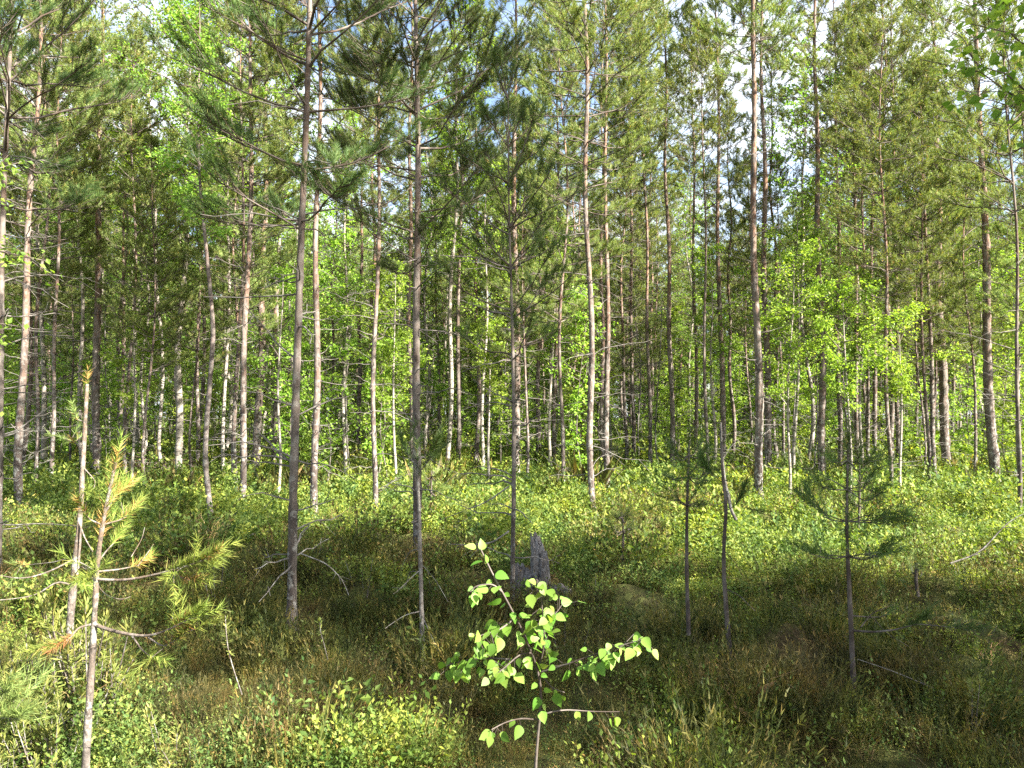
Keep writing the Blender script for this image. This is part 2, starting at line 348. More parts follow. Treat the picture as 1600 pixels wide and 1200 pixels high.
def pine_parts(rng, tr, cb, lod, lmax=1.35, dens=1.0, dead=1.0, deadmin=.8, spacing=.36, thin=1.0):
    crown = Geo(); deadg = Geo(); wh = []; sep = []
    BP, BR, SP, SR, TP, TD, DP, DR, dp, dr = [], [], [], [], [], [], [], [], [], []
    z = tr.H - .12; TP.append(tr.p(tr.H-.15)); TD.append((0,0,1)); TP.append(tr.p(tr.H-.3)); TD.append((.1,0,1))
    a0 = rng.random()*6.28
    while z > deadmin:
        wh.append(z); t = tr.H - z; a0 += 1.1 + rng.random()
        base = tr.p(z)
        if z > cb:
            nb = 5 + rng.integers(0, 2)
            frac = (z-cb)/max(.1, tr.H-cb)
            for k in range(nb):
                if rng.random() > dens*(.72 + .6*frac) and frac < .25: continue
                az = a0 + k*2*math.pi/nb + rng.normal(0, .25)
                L = min(.22 + .40*t, lmax)*rng.uniform(.65, 1.12)*(.80+.20*min(1, frac*3))
                el = R(np.interp(t, [0, 1, 3, 7], [58, 40, 22, 8])) + rng.normal(0, .14)
                P = branch_line(base + np.array([0,0,rng.normal(0,.03)]), az, el, L, np.interp(t, [0,2,6], [.02,.10,.16]), rng)
                BP.append(P); r = .0042 + .0062*L
                BR.append(np.linspace(r, .003, 6))
                m = int((5 + L*{0: 12, 1: 9.5, 2: 7.5, 3: 5}[lod])*thin*(1 if lod < 3 else .45)); 
                for q in range(m):
                    s = rng.uniform(.46, 1.0) if L > .6 else rng.uniform(.15, 1)
                    i = min(4, int(s*5)); f = s*5 - i
                    p = P[i]*(1-f) + P[i+1]*f; d = P[i+1]-P[i]; d /= np.linalg.norm(d)
                    sg = rng.choice((-1, 1))*R(rng.uniform(25, 65))
                    c_, s_ = math.cos(sg), math.sin(sg)
                    dd = np.array([d[0]*c_-d[1]*s_, d[0]*s_+d[1]*c_, d[2]+rng.uniform(0, .45)]); dd /= np.linalg.norm(dd)
                    l = L*.34*(1.15-s)*rng.uniform(.7, 1.3) + .06
                    up = np.array([0, 0, .18*l])
                    Q = np.array([p, p+dd*l*.5, p+dd*l+up])
                    SP.append(Q); SR.append((.0032, .0025, .002))
                    nt_ = max(1, int(l/.10)) if lod < 2 else max(1, int(l/.16))
                    for j in range(nt_):
                        uu = 1 - j*.8/max(1, nt_)
                        TP.append(p + dd*l*uu*.9 + up*uu - dd*.03); TD.append(dd + np.array([0, 0, .25+.25*rng.random()]))
                d = P[5]-P[4]
                TP.append(P[5]-d*.2); TD.append(d/np.linalg.norm(d)+np.array([0,0,.3]))
                TP.append(P[4]); TD.append(d/np.linalg.norm(d)+np.array([0,0,.2]))
        if z < cb + 1.2 and dead > 0:
            nb = rng.integers(2, 6)
            for k in range(nb):
                if rng.random() > dead: continue
                az = rng.random()*6.28; L = rng.uniform(.15, .8)*(1 if rng.random() < .85 else 1.35)
                el = R(rng.uniform(-12, 28))
                P = branch_line(base + np.array([0,0,rng.normal(0,.05)]), az, el, L, rng.uniform(-.25, .12), rng, wobble=.035)
                DP.append(P); DR.append(np.linspace(.006+.0035*L, .0022, 6))
                for q in range(rng.integers(1, 5)):
                    i = rng.integers(1, 5); d = P[i+1]-P[i]; d /= np.linalg.norm(d)
                    dd = d + rng.standard_normal(3)*.55; dd /= np.linalg.norm(dd); l = L*rng.uniform(.15, .4)
                    Q = np.array([P[i], P[i]+dd*l*.5+rng.standard_normal(3)*.015, P[i]+dd*l+np.array([0,0,rng.uniform(-.06,.04)])])
                    dp.append(Q); dr.append((.003, .0024, .0016))
                if lod == 0:
                    one = Geo(); tubes(one, DP.pop(), DR.pop(), 5, 0)
                    if dp: tubes(one, np.array(dp), np.array(dr), 3, 0)
                    dp.clear(); dr.clear(); sep.append(one)
        z -= spacing*rng.uniform(.75, 1.2)
    nside = 5 if lod == 0 else (4 if lod == 1 else 3)
    if BP:
        tubes(crown, np.array(BP), np.array(BR), nside, 0); 
        tubes(crown, np.array(SP), np.array(SR), 3, 0)
    needles(crown, np.array(TP), np.array(TD), rng, lod, 1)
    if DP:
        k = {0: 1.0, 1: .9, 2: 1.0, 3: 1.5}[lod]
        tubes(deadg, np.array(DP), np.array(DR)*k, nside, 0); 
        if dp: tubes(deadg, np.array(dp), np.array(dr)*k, 3, 0)
    pine_parts.sep = sep
    return crown, deadg, wh

def birch_parts(rng, tr, cb, nleaf, size, rad=1.1, lean=0):
    crown = Geo(); BP, BR, SP, SR, C = [], [], [], [], []
    nb = int((tr.H-cb)*7)
    for k in range(nb):
        z = cb + (tr.H-cb)*((k+rng.random())/nb); t = (tr.H-z)/(tr.H-cb)
        L = rad*(.25 + .95*math.sin(math.pi*min(1, .12+.75*t)))*rng.uniform(.6, 1.15)
        P = branch_line(tr.p(z), rng.random()*6.28, R(rng.uniform(20, 60)), L, -.12, rng, wobble=.05)
        BP.append(P); BR.append(np.linspace(.004+.006*L, .002, 6))
        for q in range(6):
            i = rng.integers(1, 5); dd = norm((P[i+1]-P[i])/L*4 + rng.standard_normal(3)*.7); l = L*rng.uniform(.2, .45)
            Q = np.array([P[i], P[i]+dd*l*.6, P[i]+dd*l+np.array([0,0,-.25*l])])
            SP.append(Q); SR.append((.0025, .002, .0015)); C.append(Q)
        C.append(P[2:5]); C.append(P[3:6])
    tubes(crown, np.array(BP), np.array(BR), 4, 0); tubes(crown, np.array(SP), np.array(SR), 3, 0)
    C = np.array(C); idx = rng.integers(0, len(C), nleaf); u = rng.random((nleaf, 1))
    a = C[idx, 0]*(1-u) + C[idx, 2]*u
    leafquads(crown, a + rng.standard_normal((nleaf, 3))*np.array([.05, .05, .04]), rng, size, 1)
    return crown

def lod_for(d): return 0 if d < 7.2 else 1 if d < 15.5 else 2

def hero_pine(seed, base, pts, wpx, H, cb_px, label, lmax=1.4, dens=1.0, dead=1.0, grey=False, needle=None, lod=None, deadmin=.5, group='pine trees of the wood', depth=None, spacing=.38, thin=1.0):
    rng = np.random.default_rng(seed)
    B = ground_at(*base) if depth is None else np.array([at_depth(base[0], 700, depth)[0], depth, 0.])
    if depth is not None: B[2] = gh(B[0], B[1])
    dist = B[1]; zs, xs = [0], [0]
    for px, py in pts:
        q = at_depth(px, py, dist); zs.append(q[2]-B[2]); xs.append(q[0]-B[0])
    cb = at_depth(800, cb_px, dist)[2]-B[2]
    r0 = wpx/2*dist/F*.92
    HEROES.append((base[0], dist))
    tr = Trunk(H, r0, zs, xs, rng, sway=.012 if dist < 9 else .03)
    l = lod_for(dist) if lod is None else lod
    t = thing('pine_tree', label, 'pine tree', B, group)
    crown, deadg, wh = pine_parts(rng, tr, cb, l, lmax, dens, dead, deadmin, spacing, thin)
    tg = tr.geo(rng, 16 if l == 0 else 10 if l == 1 else 8, 0, .05 if l == 0 else .12, [w for w in wh if w < cb+3])
    merge(tg, deadg, 1)
    build(tg, 'trunk', [PINE_BARK_GREY if grey else PINE_BARK, DEAD], t)
    for one in pine_parts.sep: build(one, 'dead_branch', [DEAD], t)
    build(crown, 'crown', [TWIG, needle or NEEDLE], t)
    return t

def hero_birch(seed, base, pts, wpx, H, cb_px, label, nleaf, size, rad=1.1, dark=False, depth=None, group='birch trees of the wood', leaf=None):
    rng = np.random.default_rng(seed)
    B = ground_at(*base) if depth is None else np.array([at_depth(base[0], 700, depth)[0], depth, 0.])
    if depth is not None: B[2] = gh(B[0], B[1])
    dist = B[1]; zs, xs = [0], [0]
    for px, py in pts:
        q = at_depth(px, py, dist); zs.append(q[2]-B[2]); xs.append(q[0]-B[0])
    cb = at_depth(800, cb_px, dist)[2]-B[2]
    HEROES.append((base[0], dist))
    tr = Trunk(H, wpx/2*dist/F*.95, zs, xs, rng, sway=.05)
    t = thing('birch_tree', label, 'birch tree', B, group)
    build(tr.geo(rng, 10, 0, .12), 'trunk', [BIRCH_DARK if dark else BIRCH_BARK], t)
    build(birch_parts(rng, tr, max(.6, cb), nleaf, size, rad), 'crown', [TWIG, leaf or BIRCH_LEAF], t)
    return t

# near and middle pines, read off the photograph: base, further trunk points, width in px
HP = hero_pine
HP(1, (455,985), [(462,700),(470,350),(482,0)], 15, 8.2, 350, 'near grey barked pine with lichen on its foot, left of centre', lmax=1.25, grey=True, needle=NEEDLE_SHADE, dens=.8)
HP(2, (651,880), [(652,560),(652,250),(650,0)], 15, 9.0, 430, 'near dark straight pine left of the grey stump, a dead sapling before it', lmax=1.7, grey=True, needle=NEEDLE_SHADE, lod=0, dens=.8)
HP(4, (801,962), [(801,760),(800,500),(797,300)], 8, 4.7, 600, 'thin dark young pine beside the grey stump', lmax=.8, grey=True, needle=NEEDLE_SHADE, spacing=.36, dens=.75, thin=.5)
HP(5, (807,762), [(806,500),(804,200),(805,0)], 13, 13.5, 210, 'straight reddish pine right behind the thin dark young pine')
HP(6, (926,810), [(922,560),(916,250),(914,0)], 11, 12.5, 330, 'slim grey pine right of the stump with lichen twigs up its trunk', dens=.9)
HP(7, (949,765), [(948,450),(945,0)], 10, 13.5, 260, 'slim pine with leggy bare twigs just right of the slim grey lichen pine')
HP(8, (942,722), [(940,400),(941,200)], 7, 14.5, 300, 'thin grey pine half hidden behind two slim pines at centre right', depth=19.5)
HP(9, (1051,714), [(1046,500),(1041,250),(1038,0)], 9, 14.5, 250, 'orange red trunked pine with grey dead boughs low down', depth=20)
HP(10, (1016,702), [(1012,500),(1008,300)], 7, 14.5, 330, 'grey brown pine with twiggy foot left of the orange red pine', depth=21)
HP(11, (989,692), [(987,480),(985,300)], 7, 14.5, 350, 'dim dark red pine far back between two slim grey brown pines', depth=23)
HP(12, (1105,742), [(1102,500),(1098,150)], 6, 11, 330, 'thin dark grey pine left of the pale forked foot pine', grey=True, depth=17.5)
HP(13, (1130,722), [(1128,600),(1122,350),(1120,0)], 10, 14.5, 180, 'pale pinkish pine behind the twin crooked saplings', depth=19.5)
HP(14, (1187,785), [(1182,560),(1176,250),(1180,0)], 14, 13, 130, 'front trunk of a pair of tall pines, grey lichened foot and light crown', dens=.8, lmax=1.2)
HP(15, (1201,735), [(1196,450),(1191,150),(1190,0)], 12, 14.5, 170, 'rear reddish trunk of a pair of tall pines right of centre', depth=18.5)
HP(16, (1284,746), [(1283,560),(1278,300),(1272,0)], 13, 14.5, 240, 'tall straight pine standing alone right of the pine pair', depth=17.5)
HP(17, (1460,740), [(1452,520),(1446,350)], 8, 10, 420, 'slender orange barked pine in front of the thick dark trunk', depth=17.5)
HP(18, (1478,702), [(1470,500),(1464,250)], 15, 14.5, 330, 'thick dark grey trunked pine behind the slender orange one', depth=20)
HP(19, (1556,770), [(1546,560),(1535,300),(1522,0)], 16, 13, 330, 'large lit pine leaning slightly left near the right edge', lmax=1.9)
HP(20, (378,797), [(384,600),(388,400),(392,100)], 11, 12, 330, 'pine with black lower trunk and red upper bark, left part of the wood')
HP(21, (491,812), [(494,600),(495,350),(498,100)], 12, 12, 300, 'reddish brown pine right behind the near grey barked pine')
HP(22, (149,765), [(152,560),(156,250),(158,0)], 14, 13, 330, 'orange red pine standing behind the bright foreground sapling')
HP(23, (30,802), [(36,560),(46,300),(62,80)], 13, 11.5, 380, 'pinkish pine near the left edge leaning slightly right')
HP(24, (586,816), [(586,600),(590,350),(594,150)], 9, 11, 330, 'slender pale grey lichened pine left of the near dark straight pine', grey=False, dens=.7)
HP(25, (715,745), [(716,560),(720,350)], 8, 11, 350, 'short slim dark pine between the near dark pine and the reddish pine', grey=True, needle=NEEDLE_SHADE)
HP(26, (400,745), [(408,560),(414,300),(416,80)], 14, 14.5, 120, 'pale orange pine beyond the black footed pine', depth=19)
HP(27, (428,735), [(432,560),(436,300),(430,100)], 8, 14.5, 200, 'narrow pale pine beside the pale orange one', depth=20)
HP(28, (185,720), [(190,560),(195,380)], 8, 10.5, 360, 'thin pale stemmed pine between the orange red pine and the white birch', depth=21)
HP(29, (1,700), [(4,400),(16,100)], 13, 7.2, 330, 'dark pine cut by the left edge with dense dark needles', depth=7.0, needle=NEEDLE_SHADE, grey=True, lmax=1.5)
HP(30, (1590,560), [(1585,400),(1578,200)], 7, 8.5, 360, 'thin dark pine at the right edge', depth=11, grey=True)
HP(31, (643,735), [(640,500),(641,300)], 9, 14.5, 300, 'reddish lit pine half hidden behind the near dark straight pine', depth=18)
HP(32, (840,730), [(842,560),(846,350)], 8, 13, 330, 'grey pine with a tangle of dead stems at its foot behind the stump')
HP(33, (866,720), [(868,520),(870,350)], 7, 14.5, 300, 'thin brown pine right of the tangle of dead stems', depth=21)
HP(34, (1312,700), [(1310,520),(1308,300)], 9, 14.5, 300, 'dark shaded pine just right of the tall lone pine', depth=21)
HP(35, (1337,700), [(1338,520),(1336,300)], 8, 14.5, 320, 'second dim pine right of the tall lone pine', depth=22)
HP(36, (1402,690), [(1400,500),(1397,300)], 8, 14.5, 320, 'grey pine midway between the lone pine and the thick dark trunk', depth=20)
HP(37, (1366,690), [(1365,500),(1362,300)], 8, 14.5, 320, 'dark thin pine deep behind the low green birch leaves', depth=23)
HP(38, (560,720), [(562,520),(566,300)], 8, 13.5, 280, 'short dark pine stub between the reddish brown and pale grey pines')
HP(39, (690,720), [(684,560),(680,380)], 6, 12, 330, 'narrow lichen grey pine left of the short slim dark pine')
HP(40, (1225,730), [(1220,540),(1215,330)], 5, 10, 330, 'very thin reddish pine right of the pine pair')
HP(42, (1088,728), [(1086,500),(1083,250),(1080,0)], 7, 16.5, 300, 'thin brown pine left of the thin dark grey pine, its crown high up')
HP(41, (80,770), [(84,600),(88,400)], 7, 11, 350, 'thin pine between the pinkish leaning pine and the orange red pine')

HB = hero_birch
HB(51, (280,730), [(276,680),(281,560),(288,480),(290,300)], 12, 11, 480, 'pale white barked birch glowing in the sun left of centre', 5000, .07, 1.5, depth=17.5)
HB(52, (330,822), [(328,700),(330,520),(322,420),(314,280),(308,120)], 9, 8.5, 380, 'dark stemmed crooked birch left of the black footed pine', 6500, .05, 1.2, dark=True)
HB(53, (70,745), [(66,560),(58,350)], 9, 11, 430, 'white flecked birch behind the pinkish leaning pine', 5000, .065, 1.4)
HB(54, (215,715), [(212,560),(220,350)], 8, 12, 430, 'grey white birch with sweeping dead twigs left of the white birch', 5000, .07, 1.5)
HB(55, (700,712), [(704,520),(712,300)], 8, 15, 420, 'hazy green birch whose crown shows against the sky at top centre', 9500, .072, 1.9, depth=19, leaf=BUSH_LEAF)
HB(56, (430,700), [(434,500),(440,300)], 8, 12, 450, 'leafy birch behind the pale orange pines', 5000, .075, 1.6, depth=20, leaf=BUSH_LEAF)
HB(57, (1240,705), [(1243,560),(1250,400)], 6, 6.5, 560, 'low bright green birch right of the pine pair', 4800, .06, 1.3, depth=17.5)
HB(58, (1345,705), [(1348,560),(1352,450)], 6, 5.2, 590, 'low bright green birch right of the tall lone pine', 4800, .06, 1.4, depth=18.5)
HB(59, (860,715), [(862,560),(866,400)], 6, 6.5, 560, 'low leafy birch behind the tangle of dead stems', 5000, .055, 1.2, depth=20, leaf=BUSH_LEAF)
HB(60, (540,715), [(538,560),(542,400)], 6, 8.5, 560, 'leafy young birch between the reddish brown and pale grey pines', 5000, .065, 1.3, depth=17, leaf=BUSH_LEAF)
HB(61, (130,725), [(126,560),(120,300)], 7, 12, 400, 'tall leafy birch behind the orange red pine', 9500, .072, 1.9, depth=19, leaf=BUSH_LEAF)
HB(62, (255,735), [(250,560),(240,300)], 6, 14.5, 330, 'tallest bright green birch left of the white birch', 11500, .072, 2.2, depth=19, leaf=BUSH_LEAF)
HB(63, (350,735), [(352,560),(360,300)], 6, 14, 330, 'thin bright birch filling the gap beside the dark crooked birch', 10500, .072, 2.1, depth=18, leaf=BUSH_LEAF)
HB(64, (-115,1100), [(-110,700),(-105,400)], 12, 4.2, 700, 'bright leaved birch reaching in over the left edge', 2600, .045, .85, depth=5.2)
HB(65, (1115,705), [(1112,560),(1110,420)], 5, 6, 590, 'low pale green birch behind the pale pinkish pine', 3500, .06, 1.1, depth=19, leaf=BUSH_LEAF)
HB(66, (1720,700), [(1705,400),(1680,150)], 10, 5.4, 330, 'birch hanging dark green leaves in at the top right', 900, .055, 1.0, depth=3.6)
HB(67, (755,715), [(757,560),(760,400)], 6, 8.5, 560, 'slender leafy birch left of the reddish pine', 4500, .06, 1.2, depth=19, leaf=BUSH_LEAF)
HB(70, (1232,735), [(1234,560),(1240,400)], 5, 4.6, 640, 'sunny low birch nearest the pine pair on its right', 3800, .05, 1.0, depth=13.5, leaf=BUSH_LEAF)
HB(71, (1325,735), [(1322,560),(1318,400)], 5, 3.8, 640, 'sunny low birch with dense light leaves nearest the tall lone pine', 3800, .05, 1.1, depth=13, leaf=BUSH_LEAF)
HB(72, (1405,735), [(1408,560),(1412,400)], 5, 3.6, 640, 'sunny low birch just left of the slender orange barked pine', 3200, .05, 1.0, depth=14, leaf=BUSH_LEAF)
HB(73, (620,735), [(618,560),(615,400)], 5, 4.4, 640, 'small light leaved birch between the pale grey pine and the dark straight pine', 3200, .05, 1.0, depth=14.5, leaf=BUSH_LEAF)
HB(74, (208,735), [(212,560),(215,400)], 5, 3.8, 640, 'small light leaved birch right of the orange red pine', 3200, .05, 1.0, depth=15.5, leaf=BUSH_LEAF)
HB(75, (435,735), [(438,560),(440,400)], 5, 4.4, 640, 'small light leaved birch between the black footed and the grey barked pine', 3200, .05, 1.0, depth=14, leaf=BUSH_LEAF)
HB(76, (765,735), [(762,560),(760,400)], 5, 3.6, 640, 'small light leaved birch left of the straight reddish pine', 2800, .05, .9, depth=16.5, leaf=BUSH_LEAF)
HB(68, (1590,720), [(1592,560),(1595,450)], 6, 5.5, 600, 'low leafy birch at the right edge', 3500, .06, 1.2, depth=17, leaf=BUSH_LEAF)

# ---------------------------------------------------------------- background trees: prototypes and copies
def copy_tree(o, loc, rz, sc):
    c = o.copy(); col.objects.link(c); c.location = loc; c.rotation_euler = (0, 0, rz); c.scale = (sc, sc, sc)
    for ch in list(o.children):
        d = ch.copy(); col.objects.link(d); d.parent = c
    return c

def proto_pine(seed, H, cb, lmax, lod=2, thick=.0052):
    rng = np.random.default_rng(seed); tr = Trunk(H, H*thick, (0,), (0,), rng, .06)
    t = thing('pine_tree', 'slim straight pine deep in the wood, one of many alike', 'pine tree', (0,0,0), 'slim pines deep in the wood')
    crown, deadg, wh = pine_parts(rng, tr, cb, lod, lmax, 1.0, 1.0, .5, .42)
    tg = tr.geo(rng, 7, 0, .3); merge(tg, deadg, 1); build(tg, 'trunk', [PINE_BARK, DEAD], t)
    build(crown, 'crown', [TWIG, NEEDLE], t)
    return t
def proto_birch(seed, H, cb, rad, n, size):
    rng = np.random.default_rng(seed); tr = Trunk(H, H*.0055, (0,), (0,), rng, .10)
    t = thing('birch_tree', 'pale leafy birch deep in the wood, one of many alike', 'birch tree', (0,0,0), 'leafy birches deep in the wood')
    build(tr.geo(rng, 7, 0, .3), 'trunk', [BIRCH_BARK], t)
    build(birch_parts(rng, tr, cb, n, size, rad), 'crown', [TWIG, BIRCH_LEAF], t)
    return t
def proto_bush(seed, H, n, size):
    rng = np.random.default_rng(seed); tr = Trunk(H, .014, (0,), (0,), rng, .10)
    t = thing('young_birch', 'low bright leafy young birch in the understorey, one of many alike', 'young birch', (0,0,0), 'low leafy young birches in the understorey')
    build(tr.geo(rng, 6, 0, .3), 'trunk', [BIRCH_DARK], t)
    build(birch_parts(rng, tr, .5, n, size, .75), 'crown', [TWIG, BUSH_LEAF], t)
    return t
def proto_snag(seed, H):
    rng = np.random.default_rng(seed); tr = Trunk(H, .012+.003*H, (0,), (0,), rng, .08)
    t = thing('dead_tree', 'bare thin grey dead stem deep in the wood, one of many alike', 'dead tree', (0,0,0), 'bare dead stems deep in the wood')
    c, d, wh = pine_parts(rng, tr, H+1, 2, 1, 1, 1, .3, .28)
    tg = tr.geo(rng, 6, 0, .3); merge(tg, d, 0); build(tg, 'trunk', [DEAD], t)
    return t
rng0 = np.random.default_rng(777)
PP = [proto_pine(100+i, H, cb, lm) for i, (H, cb, lm) in enumerate([(14.5,4.6,1.5), (13.5,3.6,1.45), (15.5,5.4,1.6), (11,2.6,1.3), (14,4.0,1.5)])]
PT = [proto_pine(160+i, H, cb, lm, 1 if i < 2 else 2, .0042) for i, (H, cb, lm) in enumerate([(9.5,3.2,1.25), (8,2.6,1.1), (11,3.8,1.4), (12.5,4.2,1.5)])]
for t in PT: t['label'] = 'slender young pine with low green boughs among many alike at the front'; t['group'] = 'slender young pines in the front of the wood'
PB = [proto_birch(120+i, H, cb, rd, n, .085) for i, (H, cb, rd, n) in enumerate([(13,2.4,1.7,5600), (11,1.8,1.5,5000), (8,1.2,1.4,4200)])]
PU = [proto_bush(130+i, H, n, .075) for i, (H, n) in enumerate([(3.2,1300), (4.4,1800), (2.3,800)])]
PS = [proto_snag(140+i, H) for i, H in enumerate([5.0, 3.2, 6.5])]
used = []
def scatter(protos, n, y0, y1, kx, mind, pw=1.0, clear=9, filt=None, smin=.85, smax=1.12):
    k = 0; tries = 0
    while k < n and tries < n*60:
        tries += 1
        y = y0 + (y1-y0)*rng0.random()**pw; x = (rng0.random()*2-1)*(kx*y+1.5)
        if filt and not filt(x, y): continue
        if any(abs(CX + F*x/y - hp) < clear and y < hd + .8 for hp, hd in HEROES): continue
        if any((x-a)**2+(y-b)**2 < mind**2 for a, b in used): continue
        used.append((x, y)); p = protos[k % len(protos)]
        z = float(gh(x, y)); rz = rng0.random()*6.28; sc = rng0.uniform(smin, smax)
        if k < len(protos): p.location = (x, y, z); p.rotation_euler = (0,0,rz); p.scale = (sc,)*3
        else: copy_tree(p, (x, y, z), rz, sc)
        k += 1
scatter(PU, 135, 14.5, 34, .74, .9, .9, clear=20)
scatter(PP, 130, 21, 46, .76, 1.4, .85)
scatter(PB, 80, 20, 44, .76, 1.2, .8, filt=lambda x, y: x < .1*y or rng0.random() < .25)
scatter(PT, 40, 14, 27, .74, 1.4, .9, clear=10, filt=lambda x, y: (x > -.22*y or rng0.random() < .2) and not (.07 < x/y < .46 and y < 24) and not (-.2 < x/y < .0 and y < 19))
scatter(PS, 60, 16, 38, .74, .8, .8, clear=8)

# pines standing beside and behind the camera, out of the picture: they shade the foreground
for i, (tx, ty, zc) in enumerate([(-2.2,7.5,6.2), (-1.2,6.6,5.6), (-3.2,9.2,8.0), (-.4,6.2,6.6), (.6,5.8,5.0), (1.6,5.2,4.6), (2.6,4.8,5.4), (1.2,4.1,6.2), (2.4,3.5,4.4),
                               (3.4,6.0,7.0), (1.0,7.4,8.2), (2.4,6.8,6.0), (-1.7,5.5,8.0), (-4.2,10.8,9.5), (1.7,3.3,8.4)]):
    k_ = zc/math.tan(R(SUN_EL)); x, y = tx + math.sin(R(SUN_AZ))*k_, ty + math.cos(R(SUN_AZ))*k_; s_ = zc/9.2
    if x < .75*y + 1.6: continue
    c = copy_tree(PP[(i*2+1) % 5], (x, y, float(gh(x, y))), i*1.3, s_)
    c['label'] = 'tall pine standing outside the picture beside the clearing'; c['group'] = 'pines outside the picture beside the clearing'

def distant_wood():
    rng = np.random.default_rng(9); g = Geo()
    mods = []
    for k in range(5):
        tr = Trunk(rng.uniform(12.5, 15), .095, (0,), (0,), rng, .06)
        c, d, wh = pine_parts(rng, tr, rng.uniform(1.2, 3.5), 3, 1.8, 1, .4, 1.2, .5)
        tg = tr.geo(rng, 5, 0, .8); mods.append((c, tg, d))
    for k in range(330):
        y = rng.uniform(44, 90); x = rng.uniform(-1, 1)*(.78*y+3); z = float(gh(x, y)); s = rng.uniform(.85, 1.15); a = rng.random()*6.28
        M = np.array([[math.cos(a), -math.sin(a), 0], [math.sin(a), math.cos(a), 0], [0,0,1]])*s
        c, tg, d = mods[k % 5]
        for gg, mm in ((c, None), (tg, 0), (d, 3)):
            off = 0
            V = np.concatenate(gg.v) @ M.T + np.array([x, y, z]); n0 = g.n; g.v.append(V.astype(np.float32)); g.n += len(V)
            for f, m, sm in gg.f: g.f.append((f + n0, {0: 2, 1: 1}[m] if mm is None else mm, sm))
    bm = [birch_parts(rng, Trunk(h, .02, (0,), (0,), rng, .05), .2, 1100, .16, 1.3) for h in (3.5, 5.0, 7.5)]
    for k in range(330):
        y = rng.uniform(42, 75); x = rng.uniform(-1, 1)*(.78*y+3); z = float(gh(x, y)); s = rng.uniform(.8, 1.2); gg = bm[k % 3]
        V = np.concatenate(gg.v)*s + np.array([x, y, z]); n0 = g.n; g.v.append(V.astype(np.float32)); g.n += len(V)
        for f, m, sm in gg.f: g.f.append((f + n0, {0: 2, 1: 4}[m], sm))
    o = build(g, 'distant_wood', [PINE_BARK, NEEDLE, TWIG, DEAD, BIRCH_LEAF])
    tag(o, 'dense far pine wood closing the view behind the trees', 'wood', kind='stuff')
distant_wood()

# ---------------------------------------------------------------- undergrowth
def tpl_bilberry(rng, n, size, r=.12, h=.17):
    g = Geo(); a = rng.random(n)*6.28; rr = r*np.sqrt(rng.random(n)); z = h*(1-.55*(rr/r)**2)*(.35+.65*rng.random(n)**.5)
    C = np.stack([rr*np.cos(a), rr*np.sin(a), z], 1)
    leafquads(g, C, rng, size, 0, droop=-.15, aspect=.62, flat=.62)
    return g
def tpl_sprig(rng, stems, n, size, r=.10, h=.20):
    g = Geo()
    for k in range(stems):
        a = rng.random()*6.28; rr = r*math.sqrt(rng.random()); b = np.array([rr*math.cos(a), rr*math.sin(a), 0]); H = h*rng.uniform(.6, 1.15)
        d = np.array([math.cos(a)*rng.uniform(0, .5), math.sin(a)*rng.uniform(0, .5), 1])
        u = .3 + .72*(np.arange(n)+.5)/n; C = b + d*(H*u)[:, None]; th = np.arange(n)*2.4 + rng.random()*6; el = np.interp(u, [.3, 1], [.15, .9]) + rng.normal(0, .2, n)
        ax = np.stack([np.cos(th)*np.cos(el), np.sin(th)*np.cos(el), np.sin(el)], 1); sd = norm(np.cross(ax, np.array([0,0,1.]) + rng.standard_normal((n,3))*.35))
        l = size*(.6+.7*rng.random((n,1)))*(1.15-.4*u[:, None]); V = np.stack([C, C+ax*l*.45+sd*l*.27, C+ax*l, C+ax*l*.45-sd*l*.27], 1).reshape(-1, 3)
        g.add(V, np.arange(len(V)).reshape(-1, 4), 0)
        s_ = np.array([.0012, 0, 0]); g.add(np.array([b-s_, b+s_, b+d*H]), [[0,1,2]], 0)
    return g
def tpl_heather(rng, n, w, h=.20, r=.11, fuzz=0):
    g = Geo(); a = rng.random(n)*6.28; rr = r*np.sqrt(rng.random(n)); ax = np.stack([np.cos(a)*rr*1.2, np.sin(a)*rr*1.2, np.full(n, h)], 1)
    ax = ax*(.6+.5*rng.random((n, 1))) + rng.standard_normal((n, 3))*.012
    b = np.stack([rr*np.cos(a)*.7, rr*np.sin(a)*.7, np.zeros(n)], 1)
    if fuzz:
        k = fuzz; u = .25 + .75*rng.random((n, k, 1)); P = b[:, None] + ax[:, None]*u
        d = norm(norm(ax)[:, None] + rng.standard_normal((n, k, 3))*.42); s = norm(np.cross(d, rng.standard_normal((n, k, 3))))*w/2
        T = P + d*(.012+.010*rng.random((n, k, 1))); V = np.stack([P-s, P+s, T], 2).reshape(-1, 3)
        g.add(V, np.arange(len(V)).reshape(-1, 3), 0)
        s = norm(np.cross(ax, rng.standard_normal((n, 3))))*.0014; V = np.stack([b-s, b+s, b+ax], 1).reshape(-1, 3)
        g.add(V, np.arange(len(V)).reshape(-1, 3), 0)
    else:
        s = norm(np.cross(ax, rng.standard_normal((n, 3))))*w/2
        V = np.stack([b+ax*.15-s*.5, b+ax*.15+s*.5, b+ax*.7+s, b+ax, b+ax*.7-s], 1).reshape(-1, 3)
        g.add(V, np.arange(len(V)).reshape(-1, 5), 0)
    return g
